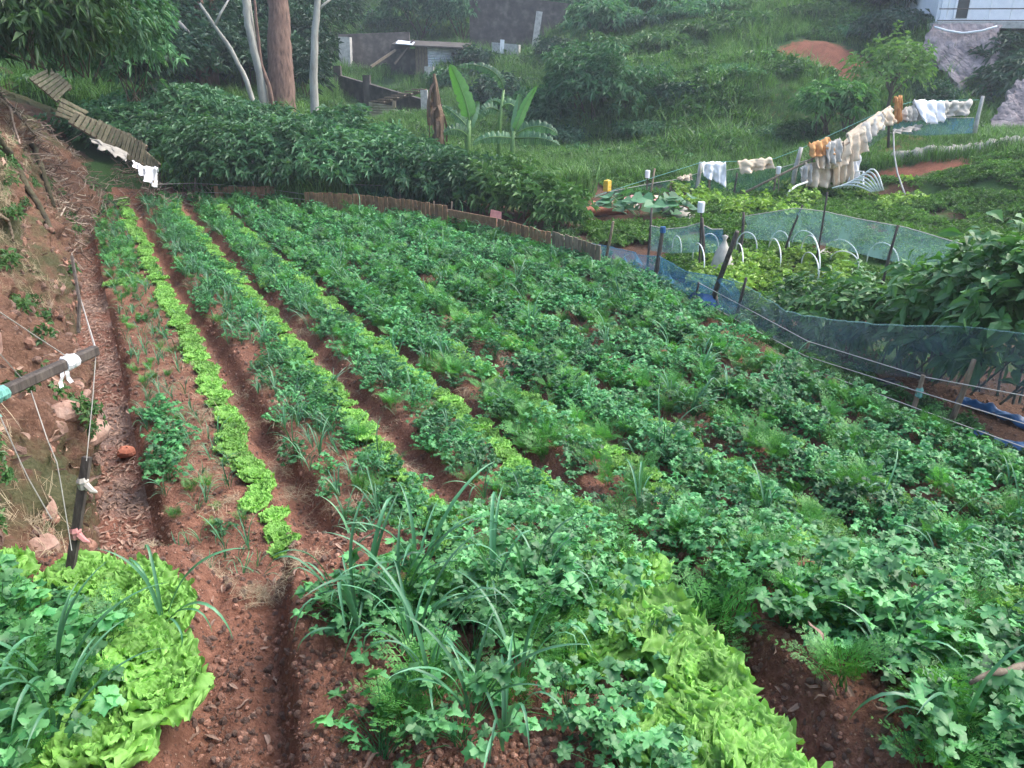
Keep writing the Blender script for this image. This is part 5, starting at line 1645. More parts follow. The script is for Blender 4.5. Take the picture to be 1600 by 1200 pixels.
# ------------------------------------------------------------------ banana plants
def banana_leaf(o, pts, w, mat, tear=.0, seed=0, fold=.35, side=None):
    """a leaf along (u, v, r) points; w its full width"""
    g = np.random.default_rng(seed)
    P = np.array([at(*p) for p in pts]); n = 26
    k0 = np.linspace(0, 1, len(P)); q = np.linspace(0, 1, n)
    C = np.stack([np.polyval(np.polyfit(k0, P[:, i], min(len(P) - 1, 3)), q) for i in range(3)], 1)
    C = local(o, C)
    d = np.gradient(C, axis=0); d /= np.linalg.norm(d, axis=1)[:, None]
    sd = np.cross(d, side if side is not None else np.array((0, -1., .2))); sd /= np.linalg.norm(sd, axis=1)[:, None] + 1e-9
    nz = np.cross(sd, d)
    ww = w / 2 * np.sin(np.clip(q * .93 + .07, 0, 1) ** .75 * math.pi) ** .55
    ww[q < .12] = .012
    for s_ in (-1, 1):
        jag = 1 - tear * (np.arange(n) % 3 == 0) * g.random(n)
        e = np.linspace(0, 1, 4)
        S = C[:, None] + sd[:, None] * (s_ * e[None] * (ww * jag)[:, None])[..., None] + nz[:, None] * (-fold * (e[None] ** 1.5) * ww[:, None] * .8 + .01 * np.sin(q * 60)[:, None] * e[None])[..., None]
        if tear > .3:   # torn into strips that droop at their ends
            m = MB()
            for i in range(2, n - 1):
                a = S[i]; b = S[i] + (S[min(i + 1, n - 1)] - S[i]) * .82
                b[-1] += np.array((0, 0, -.06 * tear * g.random()))
                m.grid(np.stack([a, b]))
            m.build('blade', M[mat], o, smooth=True)
        else:
            MB().grid(S).build('blade', M[mat], o, smooth=True)
    MB().tube(C, np.linspace(.022, .004, n), 5).build('midrib', M['lightleaf'], o)


def banana(label, stem, r0, leaves, w=.10):
    P = np.array([at(*p) for p in stem]); P[0, 2] = min(P[0, 2], hz(P[0, 0], P[0, 1])) - .1
    o = thing('banana_plant', label, 'banana plant', P[0], 0, 'banana plants')
    MB().tube(local(o, P), np.linspace(w, w * .5, len(P)), 9, rough=.1).build('stem', M['stem'], o, smooth=True)
    for i, L in enumerate(leaves): banana_leaf(o, *L[:3], *(L[3:]), seed=i)


banana('banana plant with one tall bright upright leaf', [(730, 255, 19.5), (731, 215, 19.5), (734, 188, 19.5)], 20, [
    ([(733, 190, 19.5), (728, 160, 19.5), (716, 128, 19.5), (703, 100, 19.4)], .40, 'banana', .28),
    ([(732, 215, 19.5), (722, 205, 19.3), (708, 202, 19.2), (692, 210, 19.2)], .32, 'bananablue', .5),
    ([(733, 205, 19.5), (738, 185, 19.5), (744, 168, 19.6), (746, 158, 19.6)], .22, 'bananablue', .2),
    ([(731, 200, 19.6), (718, 185, 19.8), (702, 172, 20.0), (690, 166, 20.0)], .25, 'bananablue', .5)], .09)
banana('banana plant with drooping torn leaves on the right', [(800, 255, 19.0), (801, 225, 19.0), (803, 205, 19.0)], 20, [
    ([(803, 208, 19.0), (812, 185, 19.0), (824, 158, 19.1), (840, 134, 19.1)], .22, 'banana', .25),
    ([(803, 212, 19.0), (806, 190, 19.1), (810, 165, 19.2), (812, 146, 19.2)], .22, 'bananablue', .2),
    ([(803, 212, 19.0), (825, 200, 18.9), (850, 198, 18.8), (872, 212, 18.8)], .34, 'bananablue', .55),
    ([(803, 216, 19.0), (825, 215, 18.8), (850, 217, 18.7), (876, 228, 18.7)], .34, 'bananablue', .55),
    ([(802, 216, 19.0), (785, 214, 18.9), (762, 215, 18.8), (738, 226, 18.8)], .30, 'bananablue', .55)], .08)
banana('tall thin banana plant with a frond arching to the left', [(778, 235, 20.5), (781, 185, 20.5), (787, 140, 20.5)], 20, [
    ([(787, 145, 20.5), (777, 118, 20.4), (750, 103, 20.3), (712, 104, 20.2)], .26, 'bananablue', .6),
    ([(783, 170, 20.5), (795, 162, 20.4), (805, 168, 20.4), (812, 182, 20.4)], .3, 'bananablue', .6),
    ([(782, 175, 20.5), (768, 168, 20.4), (757, 172, 20.3), (748, 188, 20.3)], .3, 'bananablue', .6),
    ([(783, 165, 20.5), (775, 158, 20.5), (765, 160, 20.5), (755, 168, 20.5)], .2, 'bananablue', .6)], .06)


def dead_banana():
    b = at(685, 215, 20.5); b[2] = min(b[2], hz(b[0], b[1]))
    o = thing('dead_banana_stem', 'brown dead banana stem wrapped in dry hanging leaves', 'banana plant', b)
    g = np.random.default_rng(2)
    P = local(o, np.array([b - (0, 0, .1), at(684, 170, 20.5), at(680, 130, 20.5), at(678, 115, 20.5)]))
    MB().tube(P, [.12, .10, .06, .03], 8, rough=.3).build('stem', M['deadbanana'], o)
    C = interp_path(P, 30)
    for i in range(22):
        a = g.random() * 6.28; c = C[int(10 + 18 * g.random())]
        e = c + np.array((.22 * math.cos(a), .22 * math.sin(a), -.35 - .75 * g.random())); e[2] = max(e[2], .02)
        q = np.linspace(0, 1, 6)[:, None]
        L = c + (e - c) * q + np.array((.10 * math.cos(a), .10 * math.sin(a), .08)) * np.sin(q * 3.1)
        s_ = np.array((-math.sin(a), math.cos(a), 0)) * .05
        MB().grid(np.stack([L - s_, L + .02, L + s_], 1)).build('dry_leaf', M['deadbanana'], o)


dead_banana()


# ------------------------------------------------------------------ sheds, walls and house on the hill
def corrugated(o, a, b, h0, h1, mat, pitch=.09, horiz=True, name='iron_sheet', th=.012):
    """sheet between world points a and b (bottom), standing h0 to h1 high, ridges level or upright"""
    A, B = local(o, np.array([a, b]))
    n, m = 10, max(8, int(h0 / pitch) * 4)
    q = np.linspace(0, 1, n)[:, None, None]; k = np.linspace(0, 1, m)[None, :, None]
    hh = h0 + (h1 - h0) * q
    d = np.cross(B - A, (0, 0, 1.)); d /= np.linalg.norm(d)
    P = A + (B - A) * q + np.array((0, 0, 1.)) * hh * k + d * th * np.sin(k * hh / pitch * 6.283)
    return MB().grid(P).build(name, M[mat], o, solid=.004)


def slab(o, name, a, b, h, th, mat, z0=0.0, h2=None):
    """an upright slab from a to b (world, ground points)"""
    A, B = local(o, np.array([a, b])); A[2] += z0; B[2] += z0
    up = np.array((0, 0, h)); up2 = np.array((0, 0, h if h2 is None else h2))
    return hexa(MB(), A, B, B + up2, A + up, th).build(name, M[mat], o)


def stall():
    A, B = at(528, 178, 35), at(690, 198, 30)
    for p in (A, B): p[2] -= .25
    o = thing('animal_pen', 'dark walled pen with corrugated iron front below the shed', 'pen', (A + B) / 2)
    hA, hB = at(528, 115, 35)[2] - A[2], at(690, 163, 30)[2] - B[2]
    slab(o, 'back_wall', A, B, hA, .18, 'darkwall', h2=hB)
    for u, vt, vb, r, w, mt in ((575, 128, 182, 33.2, .28, 'darkwall'), (664, 152, 198, 30.4, .25, 'concrete'), (530, 113, 178, 34.8, .3, 'darkwall')):
        p = at(u, vb, r); t = at(u, vt, r)
        L = local(o, np.array([(p + t) / 2]))[0]
        MB().box(L, (w, w, t[2] - p[2] + .5)).build('pillar', M[mt], o)
    C, D = at(578, 188, 31.0), at(618, 190, 30.2)
    corrugated(o, C, D, at(578, 159, 31.0)[2] - C[2], at(618, 166, 30.2)[2] - D[2], 'oldiron')
    C, D = at(615, 194, 30.1), at(661, 200, 29.4)
    corrugated(o, C, D, at(615, 170, 30.1)[2] - C[2], at(661, 178, 29.4)[2] - D[2], 'oldiron')
    a, b = local(o, np.array([at(588, 164, 30.8), at(662, 142, 30.6)]))
    MB().bar(a, b, .07, .1).build('beam', M['wood'], o)
    for i in range(7):
        c = a + (b - a) * (i + .3) / 7 + np.array((0, 0, .10))
        MB().bar(c + (-.25, .12, .0), c + (.28, -.2, .0), .14, .04).build('roof_plank', M['wood'], o)
    a, b = local(o, np.array([at(616, 168, 30.2), at(616, 158, 30.2)])); MB().bar(a, b, .12, .1).build('short_post', M['wood'], o)


stall()


def shed():
    r = 40.0
    b = at(690, 110, r); b[2] = hz(b[0], b[1]) - .1
    o = thing('iron_shed', 'small corrugated iron shed with wooden door above the pen', 'shed', b)
    base = lambda u, rr: np.array((*at(u, 110, rr)[:2], at(u, 113, rr)[2] - .1))
    top = lambda u, v, rr: at(u, v, rr)[2]
    A, B = base(669, r), base(717, r + .3)
    corrugated(o, A, B, top(669, 72, r) - A[2], top(717, 76, r) - B[2], 'iron', .11, th=.02)
    C = base(650, r)
    d = slab(o, 'door', C, A, top(650, 73, r) - C[2], .05, 'wood')
    for k in (1, 2, 3):
        L, Rr = local(d.parent, np.array([C, A])); p = L + (Rr - L) * k / 4 + np.array((0, -.04, .02))
        MB().bar(p, p + np.array((0, 0, top(650, 74, r) - C[2])), .02, .02).build('board_joint', M['darkwood'], o)
    w = local(o, np.array([at(705, 82, r - .05), at(710, 82, r - .05), at(710, 87, r - .05), at(705, 87, r - .05)]))
    hexa(MB(), *w, .05).build('window', M['darkwall'], o)
    E_ = base(612, r + .6)
    slab(o, 'side_wall', E_, C, top(612, 76, r) - E_[2], .1, 'darkwall')
    D = base(717, r + .3); D2 = base(735, r + 2.5)
    slab(o, 'end_wall', D, D2, top(717, 76, r) - D[2], .1, 'darkwall')
    R4 = local(o, np.array([at(612, 70, r - .5), at(722, 75, r - .4), at(738, 68, r + 3), at(622, 63, r + 3)]))
    hexa(MB(), *R4, .06).build('roof', M['darkwall'], o)
    R5 = local(o, np.array([at(618, 68, r - .7), at(645, 70.5, r - .7), at(648, 66, r + .3), at(622, 63, r + .3)]))
    hexa(MB(), *R5, .03).build('roof_sheet', M['iron'], o)
    a, c = local(o, np.array([at(580, 104, r - 1), at(618, 78, r - .4)])); MB().bar(a, c, .1, .1).build('prop', M['wood'], o)
    a, c = local(o, np.array([at(616, 100, r - .8), at(646, 62, r - .2)])); MB().bar(a, c, .07, .07).build('prop', M['darkwood'], o)
    pl = local(o, np.array([at(671, 140, 39), at(671, 104, 39)])); MB().bar(pl[0], pl[1], .42, .4).build('concrete_pier', M['concrete'], o)


shed()


def wall_thing(name, label, quad, th, mat, posts=(), cat='wall'):
    Q = np.array([at(*q) for q in quad])
    o = thing(name, label, cat, Q[0])
    hexa(MB(), *local(o, Q), th).build('wall', M[mat], o)
    for (u0, v0, u1, v1, r, w, mt) in posts:
        a, b = local(o, np.array([at(u0, v0, r), at(u1, v1, r)])); MB().bar(a, b, w, w).build('pillar', M[mt], o)
    return o


wall_thing('terrace_wall', 'dark damp terrace wall with a leaning white post, top middle', [(735, 75, 44), (885, 88, 43), (895, 8, 43.5), (735, -12, 44.5)], .4, 'darkwall', [(834, 82, 843, 18, 42.4, .3, 'concrete')])
wall_thing('terrace_wall', 'low mossy wall under the bright grass clearing', [(530, 110, 42), (640, 108, 41.5), (640, 52, 42), (530, 56, 42.5)], .4, 'darkwall', [(541, 104, 539, 58, 41.6, .55, 'concrete')])
wall_thing('pale_block_wall', 'short pale block wall right of the shed', [(770, 84, 41.5), (812, 88, 41), (812, 70, 41), (770, 66, 41.5)], .3, 'concrete', [(784, 84, 785, 62, 41.2, .2, 'white')])
wall_thing('iron_screen', 'small pale iron sheet beside the slim white trunk', [(500, 112, 38), (516, 113, 38), (516, 96, 38), (500, 95, 38)], .05, 'iron', [(516.5, 118, 516, 62, 37.9, .1, 'darkwood')], 'screen')


def stone_wall(name, label, outline, seed, mat='stonewall'):
    """rough leaning retaining wall: rows of (left u, right u, v, r)"""
    rows = np.array(outline, float)
    n, m = 46, 40
    q = np.linspace(0, 1, m); k = np.linspace(0, 1, len(rows))
    P = np.zeros((m, n, 3))
    for i, f in enumerate(q):
        ul, ur, v, r = [np.interp(f, k, rows[:, c]) for c in range(4)]
        for j, g_ in enumerate(np.linspace(0, 1, n)):
            P[i, j] = at(ul + (ur - ul) * g_, v, r)
    jj, ii = np.meshgrid(np.arange(n), np.arange(m))
    P[..., 1] += .14 * fbm(jj * .12, ii * .12, 3, seed) + .07 * fbm(jj * .6, ii * .6, 2, seed + 5)
    o = MB().grid(P).build(name, M[mat], smooth=False, solid=.3)
    return tag(o, label, 'wall')


stone_wall('stone_retaining_wall', 'rough purple grey stone wall under the white house', [(1455, 1562, 42, 31.6), (1440, 1558, 80, 31), (1470, 1550, 110, 30.5), (1495, 1545, 140, 30), (1505, 1540, 175, 29.6)], 3)
stone_wall('stone_retaining_wall', 'grey rock face at the right edge above the sandbags', [(1590, 1640, 130, 27.5), (1570, 1640, 160, 27), (1550, 1640, 195, 26.5), (1545, 1640, 215, 26)], 9)


def house():
    r = 33.0
    A, B = at(1466, 34, r), at(1660, 34, r + 1)
    o = thing('white_house', 'white walled house with dark window and railing, top right corner', 'house', A)
    L = local(o, np.array([A, B])); a, b = L
    back = np.array((1.0, 5.0, 0))
    h = 3.2
    for nm, p, q in (('front_wall', a, b), ('side_wall', a, a + back), ('side_wall', b, b + back), ('rear_wall', a + back, b + back)):
        hexa(MB(), p, q, q + (0, 0, h), p + (0, 0, h), .2).build(nm, M['white'], o)
    d = (b - a) / np.linalg.norm(b - a); nrm = np.array((d[1], -d[0], 0))
    for f0, f1 in ((.115, .235), (.30, .38), (.62, .72)):
        p, q = a + (b - a) * f0 + nrm * .08, a + (b - a) * f1 + nrm * .08
        z0, z1 = (.1, 2.1) if f0 < .2 else (1.5, 2.3)
        wd = hexa(MB(), p + (0, 0, z0), q + (0, 0, z0), q + (0, 0, z1), p + (0, 0, z1), .08).build('window' if f0 > .2 else 'door_opening', M['glass'], o)
        for e in (p, q): MB().bar(e + nrm * .03 + (0, 0, z0), e + nrm * .03 + (0, 0, z1), .07, .07).build('window_frame', M['white'], wd)
    for z in (-.02, .33, .66):
        MB().tube([a + nrm * 1.1 + (-.3, 0, z), b + nrm * 1.1 + (0, 0, z)], .018, 6).build('rail', M['darkwood'], o)
    for f in np.linspace(0, 1, 7):
        p = a + (b - a) * f + nrm * 1.1; MB().bar(p + (0, 0, -.1), p + (0, 0, .7), .04, .04).build('railing_post', M['white'], o)
    flo = [a + nrm * 1.3 + (-.3, 0, -.16), b + nrm * 1.3 + (0, 0, -.16), b + back + (0, 0, -.16), a + back + (-.3, 0, -.16)]
    hexa(MB(), *flo, .2).build('floor_slab', M['concrete'], o)
    rf = [a + nrm * .6 + (-.5, 0, h), b + nrm * .6 + (.5, 0, h), b + back + (.5, .6, h + .9), a + back + (-.5, .6, h + .9)]
    hexa(MB(), *rf, .12).build('roof', M['oldiron'], o)


house()
P = interp_path([at(1460, 42, 31.2), at(1480, 48, 31.1), at(1505, 52, 31.0), at(1535, 48, 31.0), at(1558, 41, 31.1)], 14)
tag(MB().tube(P, .035, 6).build('drain_pipe', M['white'], smooth=True), 'white pipe sagging along the top of the stone wall', 'pipe')

# stakes and net of the far fence
net('net_fence', 'dark green net hanging behind the long row of slats', [(540, 288, 16.9), (600, 290, 16.7), (625, 287, 16.6), (665, 286, 16.3), (700, 300, 15.9), (730, 318, 15.4)],
    [(540, 314, 16.9), (600, 320, 16.7), (625, 322, 16.6), (665, 328, 16.3), (700, 336, 15.9), (730, 345, 15.4)], 'greennet', 12, n=34, cat='net fence')
for u0, v0, u1, v1, r, w, mt, lab in [(624, 335, 625, 260, 16.5, .045, 'wood', 'tall slim stake behind the long row of slats'), (396, 318, 394, 245, 17.4, .05, 'concrete', 'pale stake behind the short panel of slats'),
                                      (507, 290, 507, 243, 18.0, .04, 'wood', 'pale stick standing in the hedge'), (678, 348, 678, 314, 15.3, .035, 'wood', 'short stake at the right end of the long slat row'),
                                      (706, 358, 706, 315, 14.9, .035, 'wood', 'stake at the left end of the horizontal boards'), (569, 330, 569, 305, 16.4, .03, 'wood', 'short stake in the middle of the long slat row'),
                                      (305, 318, 305, 278, 17.6, .03, 'wood', 'thin stake left of the short panel of slats'), (240, 310, 240, 282, 17.2, .03, 'wood', 'thin stake in front of the white sheet'),
                                      (775, 372, 777, 332, 14.2, .03, 'darkwood', 'thin dark stake by the leaning pink board')]:
    post(lab, (u0, v0, r), (u1, v1, r), w, mt, group='stakes of the far fence')
for i, pts in enumerate([[(240, 288, 17.2), (305, 286, 17.5), (396, 292, 17.3), (480, 304, 16.8), (569, 312, 16.3), (678, 326, 15.2), (776, 345, 14.1), (880, 372, 12.5)], [(305, 300, 17.4), (396, 303, 17.2), (569, 322, 16.2), (706, 340, 14.8), (880, 388, 12.4)]]):
    tag(MB().tube([at(*p) for p in pts], .004, 4).build('fence_wire', M['string']), ['upper', 'lower'][i] + ' wire along the far end of the field', 'wire', 'wires of the far fence')

# ------------------------------------------------------------------ the bank on the left
_S, _K = np.meshgrid(np.linspace(.5, 19, 420), np.linspace(0, .62, 150), indexing='ij')
_BX, _BY, _BZ = bank_point(_S, _K)
_BP = np.stack([_BX, _BY, _BZ], -1).reshape(-1, 3)


def project(P):
    x, y, z = P[:, 0], P[:, 1], P[:, 2] - CAM_H
    f = y * CT - z * ST; up = y * ST + z * CT
    return 800 + FPX * x / f, 600 - FPX * up / f, f


_BU, _BV, _BF = project(_BP)


def bank_at(u, v):
    """the bank surface seen at a pixel"""
    d = np.hypot(_BU - u, _BV - v); near = np.where((d < 14) & (_BF > .3))[0]
    if not len(near): near = np.where(_BF > .3)[0][np.argsort(d[_BF > .3])[:3]]
    return _BP[near[np.argmin(_BF[near])]].copy()


def root(name, label, px, w, mat, lift=.5, cat='root'):
    P = np.array([bank_at(*p) for p in px])
    P = interp_path(P, 24); g = np.random.default_rng(int(w * 1000))
    P += g.normal(size=P.shape) * w * .12
    P += np.array((RP[0], RP[1], .3)) * w * lift
    tag(MB().tube(P, np.linspace(w, w * .55, 24), 9, rough=.35, seed=4).build(name, M[mat], smooth=True), label, cat)


root('mossy_root', 'thick mossy root running down the bank, upper one', [(4, 125), (30, 160), (60, 230), (80, 270), (98, 320)], .06, 'moss', -.2)
root('mossy_root', 'thick mossy root running down the bank, lower one', [(0, 205), (30, 240), (55, 285), (78, 325), (95, 360)], .05, 'moss', -.2)
root('dry_stick', 'long bare stick lying down the upper bank', [(2, 100), (20, 140), (45, 190), (66, 220)], .022, 'twig', 2, 'stick')
root('dry_stick', 'crooked bare stick on the bank below the mossy root', [(2, 148), (22, 165), (28, 195), (36, 220)], .02, 'twig', 2, 'stick')
root('dry_stick', 'short brown stick against the lower left bank', [(0, 330), (14, 355), (24, 372)], .02, 'wood', 2, 'stick')


def rock(label, p, size, seed, mat='rock', name='rock', group='pale rocks along the bank'):
    g = np.random.default_rng(seed)
    a, b = np.meshgrid(np.linspace(0, 2 * math.pi, 17)[:-1], np.linspace(-1.5, 1.5, 9), indexing='ij')
    D = np.stack([np.cos(a) * np.cos(b), np.sin(a) * np.cos(b), np.sin(b)], -1)
    q = np.ones(a.shape)
    for i in range(9):
        n = g.normal(size=3); n /= np.linalg.norm(n); h = .55 + .35 * g.random()
        dn = D @ n; q = np.where(dn > 1e-3, np.minimum(q, h / np.maximum(dn, 1e-3)), q)
    q = q * (1 + .08 * fbm(a * 3, b * 3, 2, seed))
    P = D * q[..., None] * np.array(size) / 2
    P = np.concatenate([P, P[:1]], 0)
    o = MB().grid(P).build(name, M[mat], origin=(0, 0, 0))
    o.location = p; o.rotation_euler = (g.random() * .6, g.random() * .6, g.random() * 6)
    return tag(o, label, 'rock', group)


for i, (u, v, s_, lab) in enumerate([(14, 530, (.30, .25, .34), 'large pale rock set in the bank at the left edge'), (138, 648, (.34, .22, .2), 'pale rock at the foot of the bank, upper of the big ones'),
                                    (160, 684, (.40, .24, .22), 'broad pale rock at the foot of the bank above the red stone'), (122, 668, (.2, .16, .16), 'small pale rock between the big ones'),
                                    (150, 622, (.16, .14, .12), 'small rock at the top of the foot rocks'), (105, 600, (.2, .16, .16), 'rounded rock in the bank above the foot rocks'),
                                    (62, 905, (.22, .16, .16), 'pale rock beside the post with pink rag'), (100, 850, (.2, .14, .14), 'reddish rock left of the post with pink rag'),
                                    (95, 790, (.18, .14, .16), 'rock in the lower bank left of the path'), (100, 520, (.22, .18, .18), 'rock bulging from the middle of the bank'),
                                    (112, 450, (.2, .16, .14), 'rock near the litter of the upper path'), (140, 598, (.12, .1, .1), 'fist sized stone at the edge of the path')]):
    p = bank_at(u, v); p[:2] -= RP * min(s_) * .42; rock(lab, p, s_, 20 + i)
q = gp(197, 716, -.12); q[2] = hz(q[0], q[1]) + .05
rock('single brick red stone lying on the path', q, (.17, .13, .12), 5, 'redrock', 'red_stone', None)

# stakes and strings at the left
def knots(o, a, b):
    for f, mt in ((.76, 'whitecloth'), (.22, 'greenrag')):
        L = local(o, np.array([a * (1 - f) + b * f]))[0]
        e = np.array(b - a) / np.linalg.norm(b - a); m = MB()
        for q in (-.018, -.006, .007, .019): m.tube([L + e * (q - .007), L + e * q, L + e * (q + .007)], [.019, .0225, .019], 9, rough=.25, seed=int(q * 999) + 50)
        for q in (-.01, .012):
            S = np.array([L + e * q + (0, -.03, 0), L + e * q + (.004, -.04, -.025), L + e * q * 1.6 + (-.004, -.036, -.042), L + e * q * 2 + (.002, -.04, -.055)])
            m.grid(np.stack([S - e * .009, S + (0, .003, 0), S + e * .008], 1))
        m.build('rag_knot', M[mt], o)


def beam():
    a, b = at(-60, 642, 2.15), at(150, 547, 2.55)
    o = thing('leaning_stake', 'dark squared stake poking in from the left with tied rags', 'stake', a)
    A, B = local(o, np.array([a, b])); MB().bar(A, B, .026, .03).build('stake', M['darkwood'], o, bevel=.004)
    knots(o, a, b)


beam()


def rag2(o, a, b):
    for f, mt in ((.80, 'sack'), (.42, 'pinkrag')):
        L = local(o, np.array([a * (1 - f) + b * f]))[0]
        m = MB().lathe([(.012, -.022), (.018, -.014), (.0165, 0), (.019, .009), (.012, .022)], L, 8)
        m.tube([L + (.015, -.01, 0), L + (.035, -.02, -.015), L + (.05, -.02, -.02)], [.01, .009, .003], 6)
        m.build('rag_knot', M[mt], o)


pr = rg(108, 918, 1.1)
post('upright dark stake with pink and pale rags by the corner lettuces', (106, 918, pr), (136, 714, pr + .05), .024, 'darkwood', 'tied_stake', 'stake', None, .2, rag2, True)
for i, (pts, lab) in enumerate([([(112, 562, 2.48), (60, 528, 2.3), (0, 488, 2.1), (-40, 460, 2.0)], 'pale string from the leaning stake to the upper left'),
                                ([(40, 598, 2.33), (0, 553, 2.2), (-40, 520, 2.1)], 'pale string from the green knot to the left edge'),
                                ([(150, 548, 2.55), (145, 620, 2.5), (135, 720, 2.45)], 'string dropping from the leaning stake to the upright one'),
                                ([(48, 610, 2.35), (75, 690, 2.3), (90, 725, 2.3), (112, 860, 2.3)], 'string slanting down from the green knot'),
                                ([(0, 650, 2.0), (40, 740, 2.05), (80, 810, 2.1)], 'string at the left edge below the leaning stake'),
                                ([(112, 395, 9.5), (124, 460, 7.0), (150, 548, 2.56)], 'thin string running up the path to the leaning stake')]):
    tag(MB().tube(interp_path([at(*p) for p in pts], 8), .0016 if i < 5 else .003, 4).build('string', M['string']), lab, 'string', 'strings on the left')
tag(MB().tube([at(122, 520, 5.6), at(124, 470, 5.7), at(112, 400, 5.9)], .012, 5).build('thin_stake', M['darkwood']), 'thin dark stake standing at the edge of the littered path', 'stake')

# white sack at the pallets' foot
drape('white_sack', 'white plastic sheet hanging on the lowest pallet', [(206, 250, 17.6), (226, 262, 17.4), (247, 262, 17.4)], [(214, 262, 17.4), (230, 284, 17.2), (246, 292, 17.2)], 'whitecloth', 31, cat='plastic sheet', group=None)
drape('pale_sack', 'mossy pale sacking draped below the lowest pallets', [(140, 216, 18.2), (170, 226, 18.0), (200, 240, 17.8)], [(150, 226, 18.0), (176, 240, 17.7), (204, 252, 17.5)], 'sack', 33, cat='cloth', group=None)


# brush heap, litter, weeds and pebbles
def brush():
    g = np.random.default_rng(44); mb = MB()
    for i in range(2300):
        s = 12.8 + 6.4 * g.random(); k = .03 + .62 * g.random() ** 1.2
        x, y, z = [float(q[0]) for q in bank_point(np.array([s]), np.array([k]))]
        if i % 4 == 0:
            x, y = xy_of(16.6 + 5.0 * g.random(), .6 + 1.8 * g.random()); z = hz(x, y)
        p = np.array((x, y, z + .02 + .22 * g.random() ** 2)); d = g.normal(size=3); d[2] *= .35; d /= np.linalg.norm(d)
        l = .12 + .45 * g.random() ** 2
        mb.tube([p - d * l / 2, p + g.normal(size=3) * .05, p + d * l / 2 + g.normal(size=3) * .05], .004 + .009 * g.random() ** 3, 3, cap=False)
    o = mb.build('brush_heap', M['twig']); tag(o, 'heap of dry tangled twigs below the pallets on the bank', 'brush', kind='stuff')


brush()
LIT = []
for i in range(5):
    g = np.random.default_rng(i); q = np.linspace(0, 1, 5); w = .012 * np.sin(q * math.pi) + .001
    c = np.stack([.01 * np.sin(q * 3 + i), (q - .5) * .11, .012 * np.sin(q * math.pi * (1 + .3 * i))], 1)
    LIT.append(MB().grid(np.stack([c - np.stack([w, 0 * w, -.004 + 0 * w], 1), c, c + np.stack([w, 0 * w, .006 + 0 * w], 1)], 1)).mesh('dry_leaf', M['litter']))
LITC = lib_objects('litter_source', LIT)


def litter():
    g = np.random.default_rng(45)
    n = 2600; s = 3.6 + 11 * g.random(n); t = toe(s) + (-.02 - toe(s)) * g.random(n) ** .8
    t += .03 * g.normal(size=n); x, y = xy_of(s, t); z = terrain(x, y) + .006
    scatter('path_litter', np.stack([x, y, z], 1), np.stack([.25 * g.normal(size=n), .25 * g.normal(size=n), 6.28 * g.random(n)], 1), .35 + .5 * g.random(n) ** 1.5, g.integers(0, 5, n), LITC, 'dry fallen leaves littering the footpath', 'leaf litter')
    n = 900; s = 1.5 + 15 * g.random(n); k = .02 + .5 * g.random(n); x, y, z = bank_point(s, k)
    x = x + .02 * RP[0]; y = y + .02 * RP[1]
    scatter('bank_litter', np.stack([x, y, z + .01], 1), np.stack([.8 * g.normal(size=n), .9 + .3 * g.normal(size=n), 6.28 * g.random(n)], 1), .5 + .8 * g.random(n), g.integers(0, 5, n), LITC, 'dry leaves caught on the bank face', 'leaf litter')
    n = 700; x = -1.0 + 2.6 * g.random(n); y = 1.1 + 5 * g.random(n) ** 1.5
    scatter('bed_litter', np.stack([x, y, terrain(x, y) + .004], 1), np.stack([.3 * g.normal(size=n), .3 * g.normal(size=n), 6.28 * g.random(n)], 1), .25 + .3 * g.random(n), g.integers(0, 5, n), LITC, 'scattered dry leaf bits on the beds', 'leaf litter')


litter()
PEB = []
M['clod'] = plain_mat('soil_clod', (.15, .072, .048), (.24, .125, .085), 2, .95, 0, c3=(.32, .19, .135), vary=.35)
for i in range(4):
    g = np.random.default_rng(30 + i)
    a, b = np.meshgrid(np.linspace(0, 6.283, 8), np.linspace(-1.5, 1.5, 5), indexing='ij')
    P = np.stack([np.cos(a) * np.cos(b), np.sin(a) * np.cos(b) * .8, np.sin(b) * .6], -1) * (1 + .35 * g.random((8, 5, 1)) - .17); P[-1] = P[0]
    PEB.append(MB().grid(P).mesh('clod', M['clod'] if i < 3 else M['rock']))
PEBC = lib_objects('pebble_source', PEB)


def pebbles():
    g = np.random.default_rng(46)
    n = 70000; r = 1.0 + 9 * g.random(n) ** 1.9; ph = np.radians(-40 + 84 * g.random(n)); x = r * np.sin(ph); y = r * np.cos(ph); s, t = st_of(x, y)
    ok = t > toe(s) - .1
    x, y, r = x[ok], y[ok], r[ok]; n = len(x)
    sz = (.0022 + .010 * g.random(n) ** 5) * (1 + .14 * r)
    scatter('soil_clods', np.stack([x, y, terrain(x, y) + sz * .2], 1), 3 * g.normal(size=(n, 3)), sz, np.where(g.random(n) < .6, 3, g.integers(0, 3, n)), PEBC, 'loose clods and pebbles on the red soil', 'clods')
    n = 1500; s = .5 + 12 * g.random(n); k = .01 + .3 * g.random(n) ** 1.6; x, y, z = bank_point(s, k)
    scatter('bank_stones', np.stack([x, y, z], 1), 3 * g.normal(size=(n, 3)), .008 + .05 * g.random(n) ** 3, np.where(g.random(n) < .5, 3, g.integers(0, 3, n)), PEBC, 'small stones crumbling from the bank', 'stones')


pebbles()


